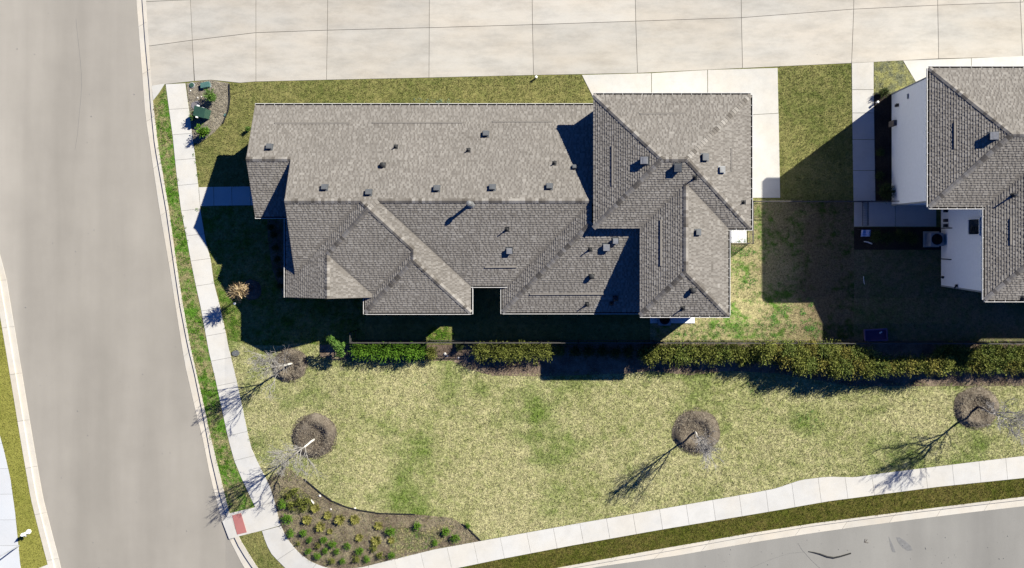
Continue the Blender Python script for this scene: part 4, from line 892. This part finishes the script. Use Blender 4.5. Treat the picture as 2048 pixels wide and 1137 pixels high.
# tan leaved small tree in the house shadow
t = thing('tan_tree', 'small round tree with tan dry leaves standing in the house shadow', 'tree', P(503, 579)); b = MB(); r = random.Random(4)
b.tube([Vector((0,0,-.05)),Vector((.02,0,.8)),Vector((0,0,1.7))], [.035,.03,.02], 8); b.build('trunk', M['barkd'], t); b = MB()
for _ in range(520):
    d = Vector((r.gauss(0,1), r.gauss(0,1), r.gauss(.1,.8))).normalized(); L = r.uniform(.4,.72); p = Vector((0,0,1.85)); q = [p+d*L*.35]; dd = d.copy()
    for k in range(4): dd = (dd+Vector((r.gauss(0,.3), r.gauss(0,.3), r.gauss(0,.2)))).normalized(); q.append(q[-1]+dd*L*.18)
    s_ = d.orthogonal().normalized()*.018
    for k in range(4): b.face([q[k]-s_, q[k]+s_, q[k+1]+s_, q[k+1]-s_])
b.build('crown', M['tanleaf'], t)
b = MB()
for dx, dy in ((-.55,-.35),(.5,.45)): b.tube([Vector((dx,dy,0)),Vector((dx,dy,1.5))], [.02,.02], 6)
b.build('stake', M['barkd'], t)

# ------------------------------------------------------------------ utilities and small objects
t = thing('utility_cabinet', 'dark green utility cabinet with sloped lid in the gravel bed', 'utility box', P(411, 228, 0), math.radians(-14)); b = MB()
b.prism([(-.34,-.3),(.34,-.3),(.34,.3),(-.34,.3)], 0, .72); b.face([(-.37,-.33,.72),(.37,-.33,.72),(.37,.33,.82),(-.37,.33,.82)]); b.face([(-.37,-.33,.66),(.37,-.33,.66),(.37,-.33,.72),(-.37,-.33,.72)]); b.face([(-.37,.33,.66),(-.37,.33,.82),(.37,.33,.82),(.37,.33,.66)]); b.face([(-.37,-.33,.66),(-.37,-.33,.72),(-.37,.33,.82),(-.37,.33,.66)]); b.face([(.37,-.33,.66),(.37,.33,.66),(.37,.33,.82),(.37,-.33,.72)])
b.build('casing', M['green'], t)
for x, y in ((-.2,.38),(.15,.3),(-.1,-.37)): b = MB(); b.box((x,y,.7), (.14,.09,.1)); b.build('label_plate', M['white'], t)
t = thing('cable_pedestal', 'teal slanted utility lid casting a short shadow at the alley corner', 'utility box', P(413, 171, 0), math.radians(12)); b = MB()
b.prism([(-.3,-.15),(.24,-.17),(.3,0),(.26,.15),(-.26,.15)], 0, .17); b.prism([(-.32,-.17),(.26,-.19),(.32,0),(.28,.17),(-.28,.17)], .17, .21); b.build('lid', M['teal'], t)
b = MB(); b.prism([(-.34,-.19),(.3,-.2),(.34,0),(.3,.19),(-.3,.19)], 0, .03); b.build('rim', M['ac'], t)
t = thing('valve_cover', 'round green valve lid beside the top of the sidewalk', 'cover', P(384.5, 171, 0)); b = MB(); b.lathe((0,0,0), [(.19,0),(.19,.05),(.17,.06)], 20); b.build('rim', M['ac'], t); b = MB(); b.lathe((0,0,.03), [(.15,0),(.15,.045),(.13,.05)], 20); b.build('lid', M['green'], t)
b = MB(); b.lathe(P(451,231,0), [(.1,0),(.1,.05),(.08,.06)], 14); tag(b.build('sprinkler_cover', M['teal']), 'small pale green round cover on the gravel bed edge', 'cover')
t = thing('meter_lid', 'grey water meter lid in the grass beside the sidewalk', 'cover', P(472, 707, 0), .15); b = MB(); b.lathe((0,0,0), [(.27,0),(.27,.03),(.25,.04)], 20, R=Matrix.Diagonal((1,.7,1)).to_3x3()); b.build('lid', M['grey'], t)
b = MB()
b.lathe((0,0,0), [(.32,0),(.32,.015),(.3,.016)], 20, R=Matrix.Diagonal((1,.75,1)).to_3x3()); b.build('frame', M['black'], t)
b = MB(); b.lathe(P(1073,156,0), [(.06,0),(.06,.25),(.085,.26),(.085,.3),(.05,.32)], 16); tag(b.build('cleanout_pipe', M['white']), 'short white pipe cap at the alley edge of the grass', 'pipe')
b = MB(); b.lathe(P(1752,206,0), [(.05,0),(.05,.3),(.075,.31),(.075,.36),(.04,.37)], 16); tag(b.build('bollard_light', M['white']), 'small white cap at the shadow edge by the far side walk', 'light')
# flagstone & rocks in gravel bed
b = MB(); b.prism([(P(x,y).x, P(x,y).y) for x, y in ((384,206),(396,202),(403,208),(401,216),(388,219),(383,214))], 0, .05); tag(b.build('flagstone', M['slate']), 'flat grey flagstone in the gravel bed by the sidewalk', 'stone')
def rock(px, py, s, label):
    r = random.Random(int(px)); b = MB(); c = P(px, py, 0); prof = [(s,0),(s*1.05,s*.3),(s*.7,s*.7),(s*.25,s*.85)]
    b.lathe(c, prof, 7); b.v = [(x+r.uniform(-.2,.2)*s, y+r.uniform(-.2,.2)*s, z) for x, y, z in b.v]; tag(b.build('rock', M['rock']), label, 'rock')
for x, y, s_, l in ((381,182,.06,'pale stone below the round valve lid'),(396,196,.07,'pale stone left of the dark shrub'),(403,194,.05,'small pale stone touching the dark shrub'),(662,1019,.07,'white stone above the spiky shrubs in the corner bed'),(640,992,.08,'pale stone on the upper edge line of the corner bed'),(710,1017,.08,'pale stone near the bed edge above the rightmost spiky shrubs'),(890,708,.1,'white stone under the sunlit fence bay'),(895,712,.07,'smaller white stone under the sunlit fence bay'),(917,716,.06,'pale stone right of the sunlit fence bay'),(1308,735,.06,'pale stone on the hedge soil below the fence'),(656,840,.06,'pale stone on the rim of the second mulch ring')): rock(x, y, s_, l)
b = MB(); b.tube([P(622,1000,.04),P(627,1007,.05),P(628,1012,.04)], [.05,.06,.03], 6); tag(b.build('pale_stick', M['rock']), 'short white stick lying beside a spiky shrub in the bed', 'stick')
# bark litter and fallen twigs on the beds
rng = random.Random(9); b = MB()
BEDA = BED
def litter(b, poly, n, L0, L1, wdt, z=.02):
    xs = [p[0] for p in poly]; ys_ = [p[1] for p in poly]; k = 0
    while k < n:
        x = rng.uniform(min(xs), max(xs)); y = rng.uniform(min(ys_), max(ys_))
        if not pin((x, y), poly): continue
        k += 1; p = P(x, y, 0); a = rng.uniform(0, 3.14); L = rng.uniform(L0, L1); d = Vector((math.cos(a), math.sin(a), rng.uniform(-.1,.3)))*L/2
        p.z = z+rng.uniform(0,.03); s_ = Vector((-math.sin(a), math.cos(a), 0))*wdt*rng.uniform(.5,1.5); b.face([p-d-s_, p+d-s_*.6, p+d+s_*.6, p-d+s_])
litter(b, BED, 4200, .05, .22, .009)
o = struct(b.build('bark_litter', M['mulch2']), 'stuff'); o['label'] = 'bark chips and dry stems over the corner planting bed'; o['category'] = 'mulch'
b = MB(); litter(b, [(373,167.5),(421,160.5),(458,167),(459,200),(456,222),(446,246),(430,264),(412,278),(397,288),(387.5,286),(379,218)], 2600, .04, .13, .01)
o = struct(b.build('bark_litter', M['gravel']), 'stuff'); o['label'] = 'chips and gravel around the green utility cabinet'; o['category'] = 'mulch'
b = MB(); litter(b, [(640,715),(905,718),(985,750),(1245,746),(1560,744),(1700,768),(2060,770),(2060,690),(640,690)], 6000, .04, .16, .009, .022)
o = struct(b.build('bark_litter', M['hsoil']), 'stuff'); o['label'] = 'dry litter on the soil under the hedge'; o['category'] = 'mulch'
# edge cut along planting bed: dark plastic edging
b = MB(); eg = [(608,958),(625,972),(640,985),(665,1003),(695,1015),(720,1021),(760,1027),(830,1029)]
for i in range(len(eg)-1): b.bar(P(*eg[i],.03), P(*eg[i+1],.03), .05, .08)
tag(b.build('bed_edging', M['rubber']), 'dark edging curving along the top of the corner bed', 'edging')
b = MB(); eg = [(458.5,168),(459.5,200),(456.5,222),(446,247)]
for i in range(len(eg)-1): b.bar(P(*eg[i],.03), P(*eg[i+1],.03), .06, .1)
tag(b.build('bed_edging', M['rubber']), 'dark edging between the gravel bed and the north lawn', 'edging')
b = MB(); eg = [(924,1048),(936,1056),(945,1066),(961,1081)]
for i in range(len(eg)-1): b.bar(P(*eg[i],.03), P(*eg[i+1],.03), .05, .08)
tag(b.build('bed_edging', M['rubber']), 'short dark edging at the right tip of the corner bed', 'edging')
# hydrant
t = thing('fire_hydrant', 'white fire hydrant on the grass strip across the road', 'hydrant', P(58, 1063.5, 0), math.radians(30)); b = MB()
b.lathe((0,0,0), [(.16,0),(.16,.04),(.09,.05),(.09,.5),(.12,.51),(.12,.55),(.1,.6),(.05,.68),(.03,.7)], 18); b.build('barrel', M['white'], t)
for sx_ in (-1,1): b = MB(); b.tube([Vector((sx_*.07,0,.42)),Vector((sx_*.19,0,.42))], [.05,.05], 10); b.build('nozzle', M['white'], t)
b = MB(); b.tube([Vector((0,-.07,.4)),Vector((0,-.2,.4))], [.065,.065], 12); b.build('pumper_nozzle', M['flue'], t)
b = MB(); b.lathe((0,0,.7), [(.03,0),(.03,.05)], 5); b.build('cap_nut', M['flue'], t)
t = thing('lamp_post', 'slim grey post rising out of the picture at the lower left', 'lamp post', P(38, 1092, 0)); b = MB(); b.tube([Vector((0,0,0)),Vector((0,0,4.2))], [.045,.035], 10); b.build('pole', M['ac'], t)
b = MB(); b.lathe((0,0,4.15), [(.06,0),(.18,.1),(.2,.3),(.08,.4)], 14); b.build('lamp_head', M['flue'], t)
# garden path light by the tan tree
t = thing('garden_light', 'tiny white garden light beside the tan leaved tree', 'light', P(488, 604, 0)); b = MB(); b.tube([Vector((0,0,0)),Vector((0,0,1.25))], [.012,.012], 6); b.build('stem', M['black'], t); b = MB(); b.lathe((0,0,1.2), [(.03,0),(.08,.03),(.08,.07),(.03,.1)], 12); b.build('lamp_shade', M['white'], t)
# striped cloth, sandbox, sticks
t = thing('striped_cloth', 'small blue and white striped cloth hanging below the patio corner', 'flag', P(1726, 460, 0)); b = MB(); n_ = 18
for i in range(n_):
    for j in range(6):
        def q(a, c): return Vector((a/6*.62-.31, -c/n_*.45, .55+.04*math.sin(a*1.6)+.02*math.sin(c)-c*.006))
        b.face([q(j,i), q(j,i+1), q(j+1,i+1), q(j+1,i)], i % 2)
b.build('cloth', [M['blue'], M['white']], t); b = MB(); b.tube([Vector((-.33,0,0)),Vector((-.33,0,.6))], [.012,.012], 6); b.tube([Vector((-.33,0,.58)),Vector((.33,0,.58))], [.01,.01], 6); b.build('pole', M['black'], t)
t = thing('sandbox', 'rectangular purple edged box on the shaded grass by the fence', 'box', P(1750, 670, 0), math.radians(3)); b = MB()
for (x, y, a, c_) in ((0,.36,1.5,.06),(0,-.36,1.5,.06),(.72,0,.06,.66),(-.72,0,.06,.66)): b.box((x,y,.11), (a,c_,.22))
b.build('frame', M['purple'], t); b = MB(); b.box((0,0,.05), (1.38,.66,.1)); b.build('fill', M['purple2'], t)
b = MB(); b.box((0,0,0), (.2,.09,.02), R=Matrix.Rotation(.6,3,'Z')); b.v = [(x+P(1760,665).x, y+P(1760,665).y, z+.12) for x, y, z in b.v]; tag(b.build('paper_scrap', M['white']), 'pale scrap lying inside the purple edged box', 'scrap')
b = MB(); b.tube([P(1727,553,.03),P(1727.5,562,.03),P(1729,569,.03)], [.02,.02,.02], 6); tag(b.build('white_stick', M['white']), 'short white stick on the shaded grass of the side yard', 'stick')
b = MB(); b.tube([P(1728,483.5,.05),P(1735,484.5,.06),P(1744,488,.05)], [.03,.04,.05], 6); tag(b.build('white_hose_end', M['white']), 'white hose nozzle lying below the striped cloth', 'hose')
# road marks
b = MB(); b.tube([P(x,y,-.05) for x, y in ((1617,1103.5),(1628,1105.5),(1640,1108.5),(1655,1114),(1668,1116),(1682,1113),(1702,1107))], [.02,.035,.045,.05,.055,.05,.045], 8); tag(b.build('rubber_strip', M['rubber']), 'curved black rubber strip lying on the lower road', 'rubber strip')
b = MB()
for q in ([(1793,1076),(1800,1076),(1811,1083),(1822,1093),(1826,1102),(1816,1103),(1805,1096),(1797,1086)],[(1778,1074),(1783,1084),(1790,1100),(1792,1106),(1785,1105),(1781,1092)]): b.prism(pg(q), -.062, -.059)
struct(b.build('road_stain', M['stain']))
rng = random.Random(2)
b = MB()
for pts in ([(1500,1137),(1545,1118),(1580,1107),(1610,1104)],[(1596,1087),(1604,1100),(1622,1120),(1640,1137)]):
    for i in range(len(pts)-1): b.bar(P(*pts[i],-.06), P(*pts[i+1],-.06), .018, .008)
pts = [(152,38),(155,70),(158,95),(161,125),(163,150),(163,180),(161,205),(158,235),(155,270),(150,300)]
for i in range(len(pts)-1): b.bar(P(*pts[i],-.062), P(*pts[i+1],-.062), .014, .006)
struct(b.build('road_crack', M['stain']))
b = MB()
for _ in range(120):
    x, y = (rng.uniform(10,380), rng.uniform(0,1137)) if rng.random() < .6 else (rng.uniform(1400,2040), rng.uniform(1060,1137))
    if x < 400 and (x > 270+max(0,y-250)*.2 or x < 30+max(0,y-500)*.17): continue
    p = P(x, y, -.062); s_ = rng.uniform(.012,.04); b.lathe(p, [(s_,0),(s_*.8,s_*.5),(s_*.3,s_*.7)], 5)
o = struct(b.build('road_grit', M['stain']), 'stuff'); o['label'] = 'scattered dark grit on the road surfaces'; o['category'] = 'grit'
b = MB()
for dx, dy, ex, ey in ((1729,1085,1731,1078),(1731,1085,1735,1079),(1729,1085,1738,1086)): b.tube([P(dx,dy,-.05),P(ex,ey,-.03)], [.012,.008], 5)
tag(b.build('fallen_twig', M['barkd']), 'small forked twig on the lower road right of the rubber strip', 'twig')

# ------------------------------------------------------------------ remove unused prototypes, then lift the land to the south east
for o in [q for q in sc.objects if q.get('label') == 'x']:
    if True:
        for c in list(o.children): bpy.data.objects.remove(c)
        bpy.data.objects.remove(o)
import bmesh
RX0, RX1, RY0, RY1, RISE = (450-NX)/S, (690-NX)/S, -(596-NY)/S, -(648-NY)/S, .5
def rise(x, y):
    a = (x-RX0)/(RX1-RX0); c = (y-RY0)/(RY1-RY0); return RISE*max(0, min(1, a, c))
def rise_np(x, y): return RISE*np.clip(np.minimum((x-RX0)/(RX1-RX0), (y-RY0)/(RY1-RY0)), 0, 1)
ax, ay = 1/(RX1-RX0), 1/(RY1-RY0)
folds = [((RX0,0),(1,0)), ((RX1,0),(1,0)), ((0,RY0),(0,1)), ((0,RY1),(0,1)), ((RX0,RY0),(ax,-ay))]
for o in list(sc.objects):
    if o.parent or o.type in ('CAMERA', 'LIGHT') or o in (house, house2) or o.name.startswith('ground'): continue
    if o.type == 'EMPTY':
        g_ = rise(o.location.x, o.location.y); f = (H-g_)/H; o.location = (o.location.x*f, o.location.y*f, o.location.z+g_); continue
    me = o.data
    if o.get('kind') == 'structure' and not o.name.startswith('mulch_ring'):
        bm = bmesh.new(); bm.from_mesh(me)
        for (px_, py_), (nx_, ny_) in folds:
            bmesh.ops.bisect_plane(bm, geom=bm.verts[:]+bm.edges[:]+bm.faces[:], dist=1e-5, plane_co=(px_, py_, 0), plane_no=(nx_, ny_, 0))
        bm.to_mesh(me); bm.free()
    co_ = np.empty(len(me.vertices)*3); me.vertices.foreach_get('co', co_); co_ = co_.reshape(-1, 3)
    g_ = rise_np(co_[:, 0], co_[:, 1]); f = (H-g_)/H; co_[:, 0] *= f; co_[:, 1] *= f; co_[:, 2] += g_
    me.vertices.foreach_set('co', co_.ravel()); me.update()
